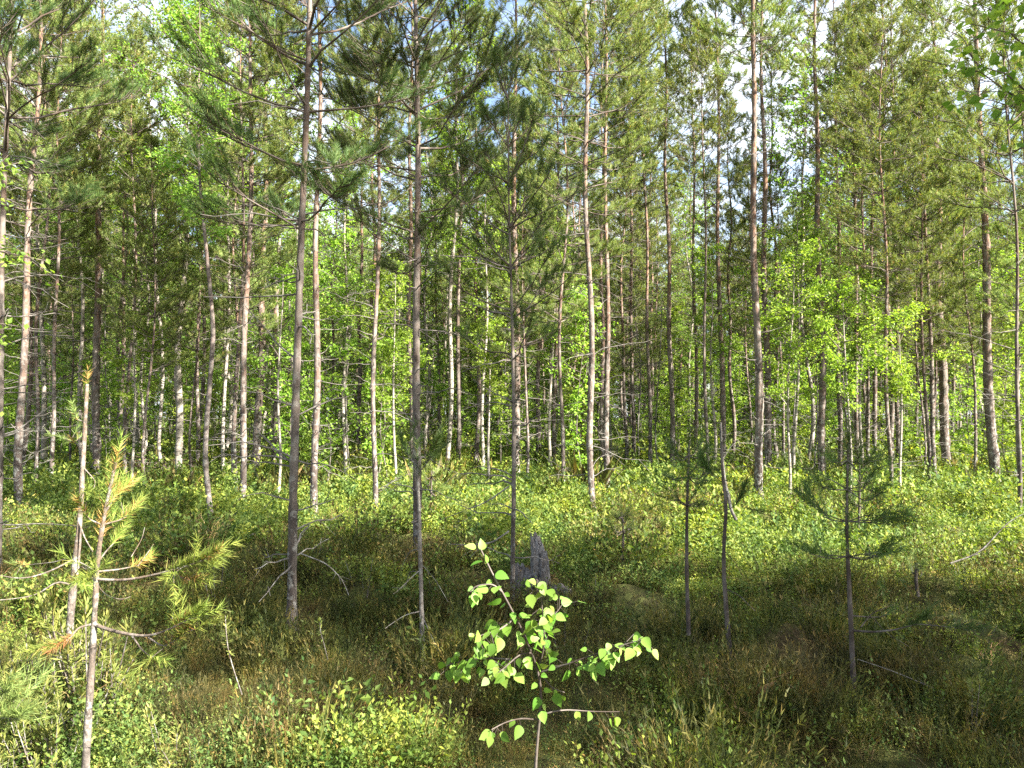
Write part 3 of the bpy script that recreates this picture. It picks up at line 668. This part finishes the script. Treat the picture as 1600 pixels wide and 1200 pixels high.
def tpl_ledum(rng, stems=5, h=.34, lsz=.034):
    g = Geo(); 
    for k in range(stems):
        a = rng.random()*6.28; tilt = rng.uniform(.05, .45); H = h*rng.uniform(.6, 1.1)
        d = np.array([math.cos(a)*tilt, math.sin(a)*tilt, 1]); b = np.array([math.cos(a), math.sin(a), 0])*rng.uniform(0, .06)
        tubes(g, np.array([b, b+d*H*.5, b+d*H]), np.array([.0028, .0024, .002]), 3, 1)
        n = 34; u = .55 + .47*rng.random(n)**.7; th = rng.random(n)*6.28; el = np.interp(u, [.5, 1.02], [-.2, 1.1]) + rng.normal(0, .2, n)
        C = b + d*(H*u)[:, None]; ax = np.stack([np.cos(th)*np.cos(el), np.sin(th)*np.cos(el), np.sin(el)], 1)
        sd = norm(np.cross(ax, np.array([0,0,1.]) + rng.standard_normal((n,3))*.3)); l = lsz*(.6+.6*rng.random((n,1)))
        V = np.stack([C, C+ax*l*.5+sd*.0032, C+ax*l, C+ax*l*.5-sd*.0032], 1).reshape(-1, 3)
        g.add(V, np.arange(len(V)).reshape(-1, 4), 0)
    return g
def tpl_grass(rng, n=26, h=.22, w=.004):
    g = Geo(); a = rng.random(n)*6.28; t = rng.uniform(.1, .8, n); H = h*rng.uniform(.5, 1.1, n)
    d = np.stack([np.cos(a)*t, np.sin(a)*t, np.ones(n)], 1)*H[:, None]; b = rng.standard_normal((n,3))*np.array([.02,.02,0])
    s = norm(np.cross(d, rng.standard_normal((n,3))))*w/2; m = b + d*.6; tip = b + d + np.stack([np.cos(a)*t*H*.3, np.sin(a)*t*H*.3, -H*.12], 1)
    V = np.stack([b-s, b+s, m+s*.7, tip, m-s*.7], 1).reshape(-1, 3); g.add(V, np.arange(len(V)).reshape(-1, 5), 0)
    return g
def tpl_moss(rng, n, size, r=.1):
    g = Geo(); a = rng.random(n)*6.28; rr = r*np.sqrt(rng.random(n))
    C = np.stack([rr*np.cos(a), rr*np.sin(a), .03*(1-(rr/r)**2)+.01*rng.random(n)], 1)
    leafquads(g, C, rng, size, 0, droop=-.9, aspect=.5, flat=.2); return g

def strew(g, tpls, X, Y, rng, smin=.7, smax=1.3, dz=0.0, tilt=.15):
    n = len(X); which = rng.integers(0, len(tpls), n); Z = gh(X, Y)
    rz = rng.random(n)*6.28; s = (smin + (smax-smin)*rng.random(n)**1.4)*np.clip(1 + .42*field(X, Y, 4.6, 21), .42, 1.8)
    for t, tp in enumerate(tpls):
        I = np.where(which == t)[0]
        if not len(I): continue
        V = np.concatenate(tp.v)
        c, s_ = np.cos(rz[I])[:, None], np.sin(rz[I])[:, None]; sc = s[I][:, None]
        W = np.stack([(V[None, :, 0]*c - V[None, :, 1]*s_)*sc, (V[None, :, 0]*s_ + V[None, :, 1]*c)*sc, V[None, :, 2]*sc*(.8+.4*rng.random((len(I), 1)))], -1)
        W[..., 0] += W[..., 2]*rng.normal(0, tilt, (len(I), 1)); W[..., 1] += W[..., 2]*rng.normal(0, tilt, (len(I), 1))
        W += np.stack([X[I], Y[I], Z[I] + dz], -1)[:, None, :]
        n0 = g.n; g.v.append(W.reshape(-1, 3).astype(np.float32)); g.n += W.shape[0]*W.shape[1]
        for f, m, sm in tp.f:
            F_ = (f[None] + (np.arange(len(I))*len(V))[:, None, None]).reshape(-1, f.shape[1]) + n0
            g.f.append((F_.astype(np.int32), m, sm))

def field(x, y, sc, seed):
    r = np.random.default_rng(seed); v = np.zeros_like(x)
    for k in range(7):
        a = r.random()*6.28; fq = sc*r.uniform(.6, 1.9); v += np.sin((x*math.cos(a)+y*math.sin(a))*fq + r.random()*6.28)
    return v/2.6
def pts_in(rng, y0, y1, dens, kx=.76, add=1.2):
    area = kx*(y1*y1-y0*y0) + 2*add*(y1-y0); n = int(area*dens)
    y = y0 + (y1-y0)*rng.random(n*2); keep = rng.random(n*2) < (kx*y+add)/(kx*y1+add); y = y[keep][:n]
    x = (rng.random(len(y))*2-1)*(kx*y+add); return x, y

rg = np.random.default_rng(4242)
gb, ghh, gl, gg, gm = Geo(), Geo(), Geo(), Geo(), Geo()
def kinds(x, y):
    """share of bilberry against heather over the floor"""
    px = CX + F*x/y
    f = field(x, y, 1.3, 5) + .5*field(x, y, 4, 6)
    b = .42 + f*.38 + np.where(y > 8.0, .55, 0) + np.where((y < 3.9) & (px < 720), .45, 0) + np.where((px > 1150) & (y < 4.0), .25, 0)
    b -= np.where((y > 3.6) & (y < 6.5) & (px > 300) & (px < 1350), .38, 0)
    return b
for (y0, y1, dens, nb, sb, nh, wh_, fz, sc) in [(1.9, 4.6, 190, 80, .0165, 20, .0036, 20, 1.0), (4.6, 7.5, 120, 60, .022, 17, .0055, 13, 1.1), (7.5, 13, 70, 60, .028, 16, .012, 6, 1.35), (13, 24, 26, 70, .030, 18, .016, 0, 1.9), (24, 58, 6.0, 60, .05, 14, .03, 0, 2.7)]:
    tb = [tpl_bilberry(rg, nb, sb) for _ in range(3)] + [tpl_sprig(rg, 8 if y1 < 14 else 7, max(5, nb//8), sb*1.15) for _ in range(4)]; th = [tpl_heather(rg, nh, wh_, fuzz=fz) for _ in range(4)]
    x, y = pts_in(rg, y0, y1, dens); k = kinds(x, y); isb = rg.random(len(x)) < k
    bare = (field(x, y, 5.0, 8) > .60) & (rg.random(len(x)) < .62)
    strew(gb, tb, x[isb & ~bare], y[isb & ~bare], rg, .75*sc, 1.35*sc)
    strew(ghh, th, x[~isb & ~bare], y[~isb & ~bare], rg, .75*sc, 1.35*sc)
    x, y = pts_in(rg, y0, y1, dens*.5); m = ((field(x, y, 1.6, 12) > .45) & (rg.random(len(x)) < .45)) | ((y < 4.2) & (x < .1) & (field(x, y, 3.5, 13) > .1)); tm = [tpl_moss(rg, 60, sb*.75) for _ in range(3)]
    strew(gm, tm, x[m], y[m], rg, sc, 1.5*sc)
    x, y = pts_in(rg, y0, y1, dens*.035); m = field(x, y, 1.1, 14) > .1; tg_ = [tpl_grass(rg, 18, .2, .003*sc) for _ in range(3)]
    strew(gg, tg_, x[m], y[m], rg, .7*sc**.6, 1.3*sc**.6)
tl = [tpl_ledum(rg, 4, .28, .038) for _ in range(6)]
x, y = pts_in(rg, 2.9, 7.0, 60); px = CX + F*x/y; m = ((px < 300 + 60*rg.standard_normal(len(x))) & (y < 4.9) & (y > 3.15) & (field(x, y, 3, 31) > -.35)) | (rg.random(len(x)) < .012)
strew(gl, tl, x[m], y[m], rg, .7, 1.25, tilt=.1)
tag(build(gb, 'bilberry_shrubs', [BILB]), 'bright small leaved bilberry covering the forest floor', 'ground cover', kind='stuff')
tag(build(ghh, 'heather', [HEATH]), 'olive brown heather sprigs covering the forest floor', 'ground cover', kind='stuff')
tag(build(gl, 'labrador_tea', [LEDUM, TWIG_LIT]), 'narrow leaved labrador tea shoots in the undergrowth', 'ground cover', kind='stuff')
tag(build(gg, 'dry_grass', [GRASS]), 'dry straw coloured grass between the shrubs', 'grass', kind='stuff')
tag(build(gm, 'moss', [MOSS]), 'orange tan and green moss cushions on the forest floor', 'moss', kind='stuff')

# ---------------------------------------------------------------- foreground plants
def poly(pts, Y, K=10, dys=None):
    P = np.array([at_depth(px, py, Y + (dys[i] if dys is not None else 0)) for i, (px, py) in enumerate(pts)])
    s = np.concatenate([[0], np.cumsum(np.linalg.norm(np.diff(P, axis=0), axis=1))]); u = np.linspace(0, s[-1], K)
    return np.stack([np.interp(u, s, P[:, i]) for i in range(3)], 1)
def smooth(P, it=2):
    for _ in range(it): P[1:-1] = .5*P[1:-1] + .25*(P[:-2]+P[2:])
    return P

def sapling(seed, label, stem, Y, w0, w1, branches, name='pine_sapling', cat='young pine', stem_tufts=(.7, 1), bark=None, needle=NEEDLE_Y, old=.0, tscale=1.0, group=None, nneed=None, lod=0):
    """stem px points bottom first; branches (px points, dy at tip, first tuft fraction, tuft count, width px)"""
    rng = np.random.default_rng(seed); S_ = smooth(poly(stem, Y, 24))
    B = S_[0].copy(); t = thing(name, label, cat, B, group); bark = bark or TWIG_LIT
    g = Geo(); tubes(g, S_-B, np.linspace(w0, w1, 24)/2*Y/F*(1+.06*rng.standard_normal(24)), 10, 0, .04, rng); build(g, 'trunk', [bark], t)
    if stem_tufts:
        g = Geo(); n = max(2, int((stem_tufts[1]-stem_tufts[0])*np.linalg.norm(S_[-1]-S_[0])/.045))
        u = np.linspace(stem_tufts[0], stem_tufts[1], n)*23; i = np.minimum(22, u.astype(int)); P = S_[i]*(1-(u-i))[:, None]+S_[i+1]*(u-i)[:, None]; D = norm(S_[i+1]-S_[i])
        isold = rng.random(n) < old
        needles(g, (P-B)[~isold], D[~isold], rng, lod, 0, tscale, (.4, 1.15), nneed); needles(g, (P-B)[isold], D[isold], rng, lod, 1, tscale, (.5, 1.3), nneed)
        build(g, 'top_needles', [needle, NEEDLE_O], t)
    for pts, dy, f0, nt_, bw in branches:
        P = smooth(poly(pts, Y, 12, np.linspace(0, dy, len(pts)))); bo = Geo()
        tubes(bo, P-B, np.linspace(bw, bw*.4, 12)/2*Y/F, 6, 0); b = build(bo, 'branch', [bark], t)
        if nt_:
            g = Geo(); TP, TD, OP, OD = [], [], [], []
            L = np.linalg.norm(P[-1]-P[0])
            for k in range(nt_):
                u = (f0 + (1-f0)*(k+.5)/nt_)*11; i = min(10, int(u)); p = P[i]*(1-(u-i))+P[i+1]*(u-i); d = norm(P[min(11,i+1)]-P[i])
                if rng.random() < .7 and u < 10:
                    dd = norm(d + rng.standard_normal(3)*.8 + np.array([0,0,.35])); q = p + dd*.075*tscale
                    TP += [q]; TD += [dd]; tubes(g, np.array([p-B, (p+q)/2-B, q-B]), np.array([.002,.002,.0015]), 3, 2)
                (OP if rng.random() < old else TP).append(p - d*.02); (OD if len(OP) > len(OD) else TD).append(d+np.array([0,0,.25]))
            TP.append(P[-1]-norm(P[-1]-P[-2])*.04); TD.append(norm(P[-1]-P[-2])+np.array([0,0,.3]))
            needles(g, np.array(TP)-B, np.array(TD), rng, lod, 0, tscale, (.4, 1.2), nneed)
            if OP: needles(g, np.array(OP)-B, np.array(OD), rng, lod, 1, tscale*.85, (.5, 1.3), nneed)
            build(g, 'needle_cluster', [needle, NEEDLE_O, bark], b)
    return t

# the bright sapling in the left foreground
sapling(301, 'sunlit young pine with orange and green needles in the left foreground',
    [(133,1215),(138,1120),(144,1030),(148,960),(151,890),(158,830),(170,770),(181,722)], 3.35, 13, 4.5, [
    ([(150,905),(190,908),(225,902),(262,893),(300,882),(326,872)], -.1, .62, 9, 5),
    ([(262,893),(285,903),(306,910)], -.05, .1, 4, 3),
    ([(153,893),(185,890),(205,886),(216,883)], .1, .8, 2, 3.5),
    ([(150,905),(130,880),(112,905),(128,918)], .2, .6, 2, 2.5),
    ([(146,975),(170,985),(205,992),(232,996),(262,985),(300,965)], -.15, .75, 6, 6),
    ([(232,996),(255,1012),(275,1000),(292,985)], -.1, .4, 6, 3),
    ([(205,992),(222,1016),(238,1028)], -.05, .9, 1, 3),
    ([(152,880),(165,862),(180,846),(185,836)], .1, .55, 5, 3),
    ([(146,975),(122,980),(108,1000),(88,1010)], -.1, .6, 5, 4),
    ([(160,820),(190,812),(205,800)], .1, .4, 3, 3),
    ([(160,820),(140,812),(130,798)], -.1, .4, 3, 3),
    ([(165,800),(178,778),(192,768)], .1, .3, 5, 3),
    ([(150,910),(165,930),(190,938),(204,932)], .1, .9, 0, 2),
    ([(215,885),(228,868),(240,850)], .1, .9, 0, 1.5),
    ([(205,870),(222,842),(226,824)], .1, .9, 0, 1.5),
    ([(150,910),(148,895),(136,905)], -.1, .3, 3, 2)],
    stem_tufts=(.74, 1), old=.34, tscale=.95, nneed=48)
# pale bare stemmed one behind it
sapling(302, 'pale bare stemmed young pine with curved grey boughs left of the sunlit one',
    [(106,1040),(110,965),(116,900),(122,850),(128,760),(134,640),(136,600)], 4.6, 12, 5, [
    ([(118,872),(95,885),(60,900),(30,905),(-5,898)], -.3, .98, 0, 3),
    ([(112,915),(90,905),(60,930),(20,936),(-5,938)], -.2, .98, 0, 3),
    ([(118,876),(132,882),(145,890)], .1, .98, 0, 2.5),
    ([(122,812),(132,840),(145,862)], -.1, .98, 0, 3),
    ([(118,868),(90,878),(50,882),(20,885)], .2, .7, 3, 2),
    ([(130,710),(118,690),(104,690)], .1, .5, 4, 2),
    ([(130,730),(150,752),(146,764)], -.1, .98, 0, 2),
    ([(134,660),(120,655),(116,645)], 0, .5, 2, 2)], stem_tufts=(.93, 1), needle=NEEDLE, old=.2, tscale=.8, nneed=40)
# thin dead sapling before the near dark pine
sapling(303, 'thin dead grey sapling with bare drooping twigs before the near dark pine',
    [(660,1034),(659,960),(657,880),(655,800),(652,720)], 4.75, 8, 4, [
    ([(658,955),(635,960),(615,972),(602,982)], -.1, .98, 0, 2), ([(658,958),(670,985),(688,1025)], -.2, .98, 0, 1.5),
    ([(658,960),(672,990),(680,1030)], .1, .98, 0, 1.3), ([(657,890),(640,905),(620,925),(614,928)], -.1, .98, 0, 1.6),
    ([(657,895),(640,890),(634,920),(612,918)], .1, .98, 0, 1.2), ([(656,858),(640,860),(628,885),(624,895)], .2, .98, 0, 1.5),
    ([(656,812),(640,818),(655,806)], 0, .98, 0, 1.2), ([(657,880),(680,905),(700,940)], -.1, .98, 0, 1.1),
    ([(653,730),(640,715),(628,690)], .1, .3, 3, 2), ([(653,740),(668,722),(680,700)], -.1, .3, 3, 2)],
    name='dead_sapling', cat='dead sapling', bark=DEAD, stem_tufts=(.9, 1), needle=NEEDLE_SHADE)
# right hand saplings in shade
def auto_sapling(seed, label, stem, Y, w0, w1, whorl_px, span, tip_up=-40, needle=NEEDLE_SHADE, extra=(), **k):
    rng = np.random.default_rng(seed); br = list(extra)
    for wy, sp in whorl_px:
        wx = np.interp(wy, [p[1] for p in stem][::-1], [p[0] for p in stem][::-1])
        for sgn in (-1, 1, -1, 1, 1):
            L = span*sp*rng.uniform(.5, 1.05)*sgn
            br.append(([(wx, wy), (wx+L*.5, wy+rng.normal(0, 9)), (wx+L, wy+tip_up*rng.uniform(-.2, 1.0)*sp)], rng.uniform(-.4, .4), .35, max(2, int(abs(L)/14)), 2.2))
    k.setdefault('nneed', 34)
    return sapling(seed, label, stem, Y, w0, w1, br, needle=needle, **k)
auto_sapling(304, 'shaded young pine with a bough of tufts low on its right side, right foreground',
    [(1335,1105),(1331,1010),(1327,920),(1323,830),(1324,740),(1326,690)], 4.05, 9, 3, [(870,.9),(815,1.0),(765,.75),(720,.4)], 95,
    extra=[([(1330,985),(1365,988),(1400,984),(1432,975)], -.2, .72, 5, 4), ([(1432,975),(1470,978),(1515,985)], -.1, .5, 5, 2), ([(1329,962),(1370,965),(1390,960)], .2, .8, 2, 2.5),
           ([(1345,980),(1362,958),(1395,945)], .1, .98, 0, 2), ([(1365,966),(1385,990),(1420,1010)], 0, .98, 0, 1.5)], stem_tufts=(.55, 1), bark=TWIG)
auto_sapling(305, 'slim shaded young pine with dark tufted top, left of the twin crooked stems',
    [(1076,992),(1073,900),(1073,820),(1075,740),(1077,690)], 5.2, 7, 3, [(790,.6),(745,.8),(712,.5)], 50, stem_tufts=(.6, 1), bark=TWIG)
sapling(306, 'crooked dark young pine with a white lit foot, right of centre foreground',
    [(1142,1042),(1136,970),(1131,900),(1131,840),(1136,790),(1128,740),(1128,690)], 4.7, 8, 3.5, [
    ([(1133,920),(1155,930),(1180,955)], -.2, .98, 0, 1.5), ([(1131,860),(1150,880),(1160,900)], .1, .98, 0, 1.5), ([(1132,830),(1110,840),(1090,838)], .1, .98, 0, 1.5),
    ([(1131,800),(1150,790),(1160,770)], 0, .4, 3, 1.6), ([(1129,750),(1112,742),(1104,730)], 0, .4, 3, 1.6)], bark=TWIG, stem_tufts=None, needle=NEEDLE_SHADE)
sapling(307, 'crooked thin pale stem twinned with the pale pinkish pine foot',
    [(1150,812),(1143,800),(1134,760),(1128,715),(1126,660)], 7.5, 5, 3, [
    ([(1136,765),(1142,778),(1141,800)], -.2, .98, 0, 2), ([(1138,780),(1120,790),(1104,786)], .1, .98, 0, 1.5), ([(1128,720),(1140,700),(1150,690)], .1, .98, 0, 1.5)],
    name='dead_sapling', cat='dead sapling', bark=DEAD, stem_tufts=None)
auto_sapling(308, 'tiny dark stemmed young pine in the sunny undergrowth right of the stump',
    [(974,893),(973,860),(974,830),(971,800)], 7.6, 5, 3, [(830,.6),(808,.5)], 34, tip_up=-14, stem_tufts=(.7, 1), bark=TWIG, needle=NEEDLE)
auto_sapling(309, 'small dark young pine beside the black footed pine',
    [(672,800),(674,760),(674,735)], 11.5, 4, 2, [(770,.6),(745,.5)], 26, tip_up=-14, stem_tufts=(.6, 1), bark=TWIG, needle=NEEDLE, lod=1)
auto_sapling(310, 'faint thin young pine in the sunny glade at right',
    [(1341,830),(1343,790),(1343,720)], 9.5, 4, 2, [(790,.5),(755,.6)], 30, stem_tufts=(.5, 1), bark=TWIG, lod=1)
auto_sapling(311, 'short stubby young pine half sunk in heather at right',
    [(1434,932),(1431,905),(1432,880)], 6.5, 6, 4, [(890,.5)], 34, tip_up=-10, stem_tufts=(.6, 1), bark=TWIG, needle=NEEDLE)
auto_sapling(312, 'dark young pine with broad boughs at the lower left edge',
    [(-40,1160),(-35,1080),(-30,1010)], 3.0, 12, 6, [(1110,1),(1085,.8),(1130,1)], 70, tip_up=-10, stem_tufts=(.6, 1), bark=TWIG, needle=NEEDLE)

# birch leaves, fully shaped
def birch_leaves(geo, C, A, rng, size, mat=0):
    t = np.array([0,.04,.10,.16,.22,.30,.37,.45,.52,.60,.67,.75,.82,.90,1.0]); w = np.array([.01,.17,.27,.33,.36,.385,.36,.355,.31,.30,.235,.21,.13,.085,.005])
    K = len(t)
    for c, a in zip(C, A):
        a = a/np.linalg.norm(a); n = norm(np.array([.35, -.75, .55]) + rng.standard_normal(3)*.55)
        sd = norm(np.cross(a, n)); n = np.cross(sd, a); s = size*rng.uniform(.55, 1.3); cur = rng.uniform(-.05, .28); fold = rng.uniform(.05, .25)
        mid = c + a*(t*s)[:, None] - n*(cur*s*t**2)[:, None]
        l = mid + sd*(w*s)[:, None] + n*(fold*w*s)[:, None]; r = mid - sd*(w*s)[:, None] + n*(fold*w*s)[:, None]
        V = np.stack([l, mid, r], 1).reshape(-1, 3); i = np.arange(K-1)[:, None]*3
        geo.add(V, np.concatenate([i+np.array([[0,1,4,3]]), i+np.array([[1,2,5,4]])]), mat, True)

def birch_sapling():
    rng = np.random.default_rng(55); Y = 2.15
    stem = [(838,1330),(836,1200),(842,1130),(848,1080),(840,1045),(826,1005),(806,965),(785,925),(768,895),(757,870),(750,856)]
    S_ = smooth(poly(stem, Y, 26)); B = S_[0].copy(); B[2] = float(gh(B[0], B[1])); S_[0, 2] = B[2]-.05
    t = thing('birch_sapling', 'sunlit young birch with large heart shaped leaves in the centre foreground', 'birch sapling', B)
    g = Geo(); tubes(g, S_-B, np.linspace(5.5, 2.2, 26)/2*Y/F, 8, 0); build(g, 'trunk', [TWIG], t)
    br = [([(842,1045),(852,1005),(848,965),(846,930),(838,905)], -.08, 17), ([(846,1050),(880,1040),(925,1024),(965,1010),(1008,998)], -.12, 22),
          ([(838,1045),(800,1030),(760,1028),(730,1030),(698,1040)], .08, 20), ([(806,965),(780,985),(760,990),(745,995)], -.08, 9), ([(820,990),(840,975),(868,960),(878,945)], .1, 12),
          ([(842,1125),(815,1122),(790,1128),(768,1140)], -.08, 7), ([(840,1118),(880,1108),(925,1112),(968,1112)], .05, 6), ([(846,1055),(862,1075),(882,1082)], .05, 3),
          ([(785,925),(770,912),(742,915),(735,925)], -.05, 6), ([(830,1020),(812,1022),(790,1042),(780,1050)], -.12, 8)]
    for pts, dy, nl in br:
        P = smooth(poly(pts, Y, 12, np.linspace(0, dy, len(pts)))); g = Geo(); tubes(g, P-B, np.linspace(3.0, 1.4, 12)/2*Y/F, 5, 0)
        b = build(g, 'branch', [TWIG], t); g = Geo(); C, A = [], []
        if nl <= 7: us = np.sort(np.concatenate([rng.uniform(.75, 1, nl-2), rng.uniform(.3, .7, 2)]))*11
        else: us = np.linspace(.25, 1, nl)*11
        for u in np.repeat(us, 2 if nl > 7 else 1)+rng.normal(0, .12, len(us)*(2 if nl > 7 else 1)):
            u = min(max(u, 0), 11); i = min(10, int(u)); p = P[i]*(1-(u-i))+P[i+1]*(u-i)
            d = norm(P[i+1]-P[i])*.45 + rng.standard_normal(3)*np.array([.6,.35,.35]) + np.array([0,-.15,-.75]); d = norm(d)
            q = p + d*.014 + rng.standard_normal(3)*(.016 if nl > 7 else .006)
            tubes(g, np.array([p-B, (p+q)/2-B, q-B]), np.array([.0006,.0006,.0006]), 3, 1); C.append(q-B); A.append(d)
        birch_leaves(g, C, A, rng, .0325); build(g, 'leaves', [HERO_LEAF, TWIG], b)
    g = Geo(); C, A = [], []
    for u in np.linspace(.45, 1, 26)*25:
        i = min(24, int(u)); p = S_[i]*(1-(u-i))+S_[i+1]*(u-i); d = norm(rng.standard_normal(3)*np.array([.9,.4,.4]) + np.array([0,-.2,-.45 if u < 24 else .3]))
        C.append(p+d*.012-B); A.append(d)
    birch_leaves(g, C, A, rng, .034); build(g, 'leaves', [HERO_LEAF], t)
birch_sapling()

# a tall Labrador tea shoot standing clear of the others
def tea_shoot(seed, pts, Y, label, n=46):
    rng = np.random.default_rng(seed); P = smooth(poly(pts, Y, 14)); B = P[0].copy(); t = thing('labrador_tea_shoot', label, 'shrub', B)
    g = Geo(); tubes(g, P-B, np.linspace(.0028, .0018, 14), 5, 0); build(g, 'stem', [TWIG_LIT], t)
    g = Geo(); u = .5+.5*rng.random(n)**.8; th = rng.random(n)*6.28; el = np.interp(u, [.5, 1], [-.3, .9])+rng.normal(0, .15, n)
    i = u*13; a = np.minimum(12, i.astype(int)); C = P[a]*(1-(i-a))[:, None]+P[a+1]*(i-a)[:, None]-B
    ax = np.stack([np.cos(th)*np.cos(el), np.sin(th)*np.cos(el), np.sin(el)], 1); sd = norm(np.cross(ax, [0,0,1.])); l = .036*(.7+.5*rng.random((n,1)))
    V = np.stack([C, C+ax*l*.5+sd*.004, C+ax*l, C+ax*l*.5-sd*.004], 1).reshape(-1, 3); g.add(V, np.arange(len(V)).reshape(-1, 4), 0)
    build(g, 'leaves', [LEDUM], t)
tea_shoot(401, [(378,1085),(366,1050),(356,1015),(353,985),(352,962)], 3.4, 'single tall labrador tea shoot with a leafy top beside the sunlit young pine')
tea_shoot(402, [(512,1030),(506,1005),(500,985),(500,968)], 4.0, 'small labrador tea shoot in the shade near the foot of the grey barked pine', 26)

# broken stump
def stump():
    rng = np.random.default_rng(88); B = ground_at(846, 930); Y = B[1]; t = thing('stump', 'weathered grey stump of broken upright splinters by the thin dark pine', 'stump', B)
    u = Y/F
    def shard(cx, w, h, depth, n, ragged, parent_name, dy=0, lean=0):
        g = Geo(); K = 14; N = 26
        V = np.zeros((K, N, 3)); top = h*(1-ragged*np.abs(np.sin(np.arange(N)*1.9+rng.random()*6))*rng.random(N))
        top *= np.interp(np.cos(np.arange(N)*2*math.pi/N - 2.6), [-1, 1], [.62, 1.0])
        for k in range(K):
            f = k/(K-1); a = np.arange(N)*2*math.pi/N
            rr = 1 + .12*np.sin(a*5+1)+.10*np.sin(a*9+2) + .05*rng.standard_normal(N)
            rr *= 1.12 - .25*f
            V[k, :, 0] = cx + w/2*rr*np.cos(a) + lean*f; V[k, :, 1] = dy + depth/2*rr*np.sin(a); V[k, :, 2] = -.1 + f*(top+.1)
        i = (np.arange(K-1)*N)[:, None]; j = np.arange(N)[None]; j2 = (j+1) % N
        g.add(V.reshape(-1,3), np.stack([i+j, i+j2, i+N+j2, i+N+j], -1).reshape(-1,4), 0, False)
        c = np.array([[cx+lean, dy, h*.62]]); g.add(np.concatenate([V[-1], c]), np.stack([np.arange(N), (np.arange(N)+1) % N, np.full(N, N)], -1), 0)
        build(g, parent_name, [STUMPM], t)
    shard(0*u, 28*u, 100*u, 24*u, 0, .22, 'splinter', 0, -4*u)
    shard(-26*u, 34*u, 52*u, 26*u, 0, .3, 'splinter', -.02, 0)
    shard(-6*u, 14*u, 34*u, 12*u, 0, .3, 'splinter', -.16, 3*u)
    shard(28*u, 34*u, 20*u, 22*u, 0, .5, 'root', -.05, 0)
STUMPM = bark_mat('weathered_stump_wood', (.085,.08,.08), (.19,.185,.185), 0, .4, lich=.25, vs=(60,60,7), bump=1.0, dark=(.035,.03,.03), lichen=(.35,.36,.36))
stump()

# brown brash heap far left, fallen dead branches
def brash(seed, c, rx, h, n, label):
    rng = np.random.default_rng(seed); B = ground_at(*c); t = Geo(); Ls = []
    for k in range(n):
        a = rng.random()*6.28; p = np.array([rng.normal(0, rx*.5), rng.normal(0, .4), abs(rng.normal(0, h*.5))]); d = np.array([math.cos(a), math.sin(a)*.6, rng.normal(0, .25)])*rng.uniform(.2, .6)
        Ls.append([p-d, p+rng.standard_normal(3)*.04, p+d])
    tubes(t, np.array(Ls), np.tile([.012, .010, .005], (n, 1)), 4, 0)
    m = bark_mat('brown_brash', (.10,.055,.04), (.12,.07,.05), 0, 1, lich=.15)
    o = build(t, 'brushwood_heap', [m], None, B); tag(o, label, 'brushwood')
brash(1, (245,752), 1.5, .5, 420, 'dark brown heap of brushwood at the foot of the white birch')
brash(2, (1560,705), 1.6, .4, 220, 'dark heap of brushwood behind the large lit pine at right')

def fallen(seed, pts, Y, w, label, dy=0, twigs=4, up=True):
    rng = np.random.default_rng(seed); P = smooth(poly(pts, Y, 14, np.linspace(0, dy, len(pts)))); B = P[0].copy(); g = Geo()
    tubes(g, P-B, np.linspace(w, w*.35, 14)/2*Y/F, 5, 0)
    for k in range(twigs):
        i = rng.integers(2, 11); d = norm(norm(P[i+1]-P[i]) + rng.standard_normal(3)*.6); l = np.linalg.norm(P[-1]-P[0])*rng.uniform(.12, .3); p = P[i]-B
        tubes(g, np.array([p, p+d*l*.5+rng.standard_normal(3)*.01, p+d*l]), np.array([w*.3, w*.25, w*.15])*Y/F/2, 3, 0)
    o = build(g, 'dead_branch', [DEAD], None, B); tag(o, label, 'dead branch', 'fallen dead branches')
fallen(1, [(1480,1060),(1505,1100),(1520,1105),(1480,1085),(1400,1050),(1340,1030)], 4.0, 3, 'pale dead branch lying in the heather under the shaded young pine', -.1)
fallen(4, [(440,830),(400,832),(360,850),(330,845)], 9.0, 3, 'pale dead bough sagging left of the near grey barked pine')
fallen(5, [(470,865),(510,880),(535,905),(545,930)], 5.5, 2.5, 'thin dead bough hanging right of the near grey barked pine', -.2)
fallen(6, [(795,760),(760,785),(720,800),(690,812)], 8.0, 2.8, 'dark dead bough low left of the thin dark young pine', .3)
fallen(7, [(795,830),(770,848),(740,852),(700,850)], 6.4, 3, 'dark curved bough left of the stump', -.3)
fallen(10, [(1190,605),(1215,615),(1235,640),(1232,655)], 14.3, 4, 'bent grey dead bough on the pine pair', 0)
fallen(11, [(1485,880),(1530,865),(1575,815),(1605,800)], 7.0, 3, 'grey dead branch leaning by the foot of the large lit pine', 0)
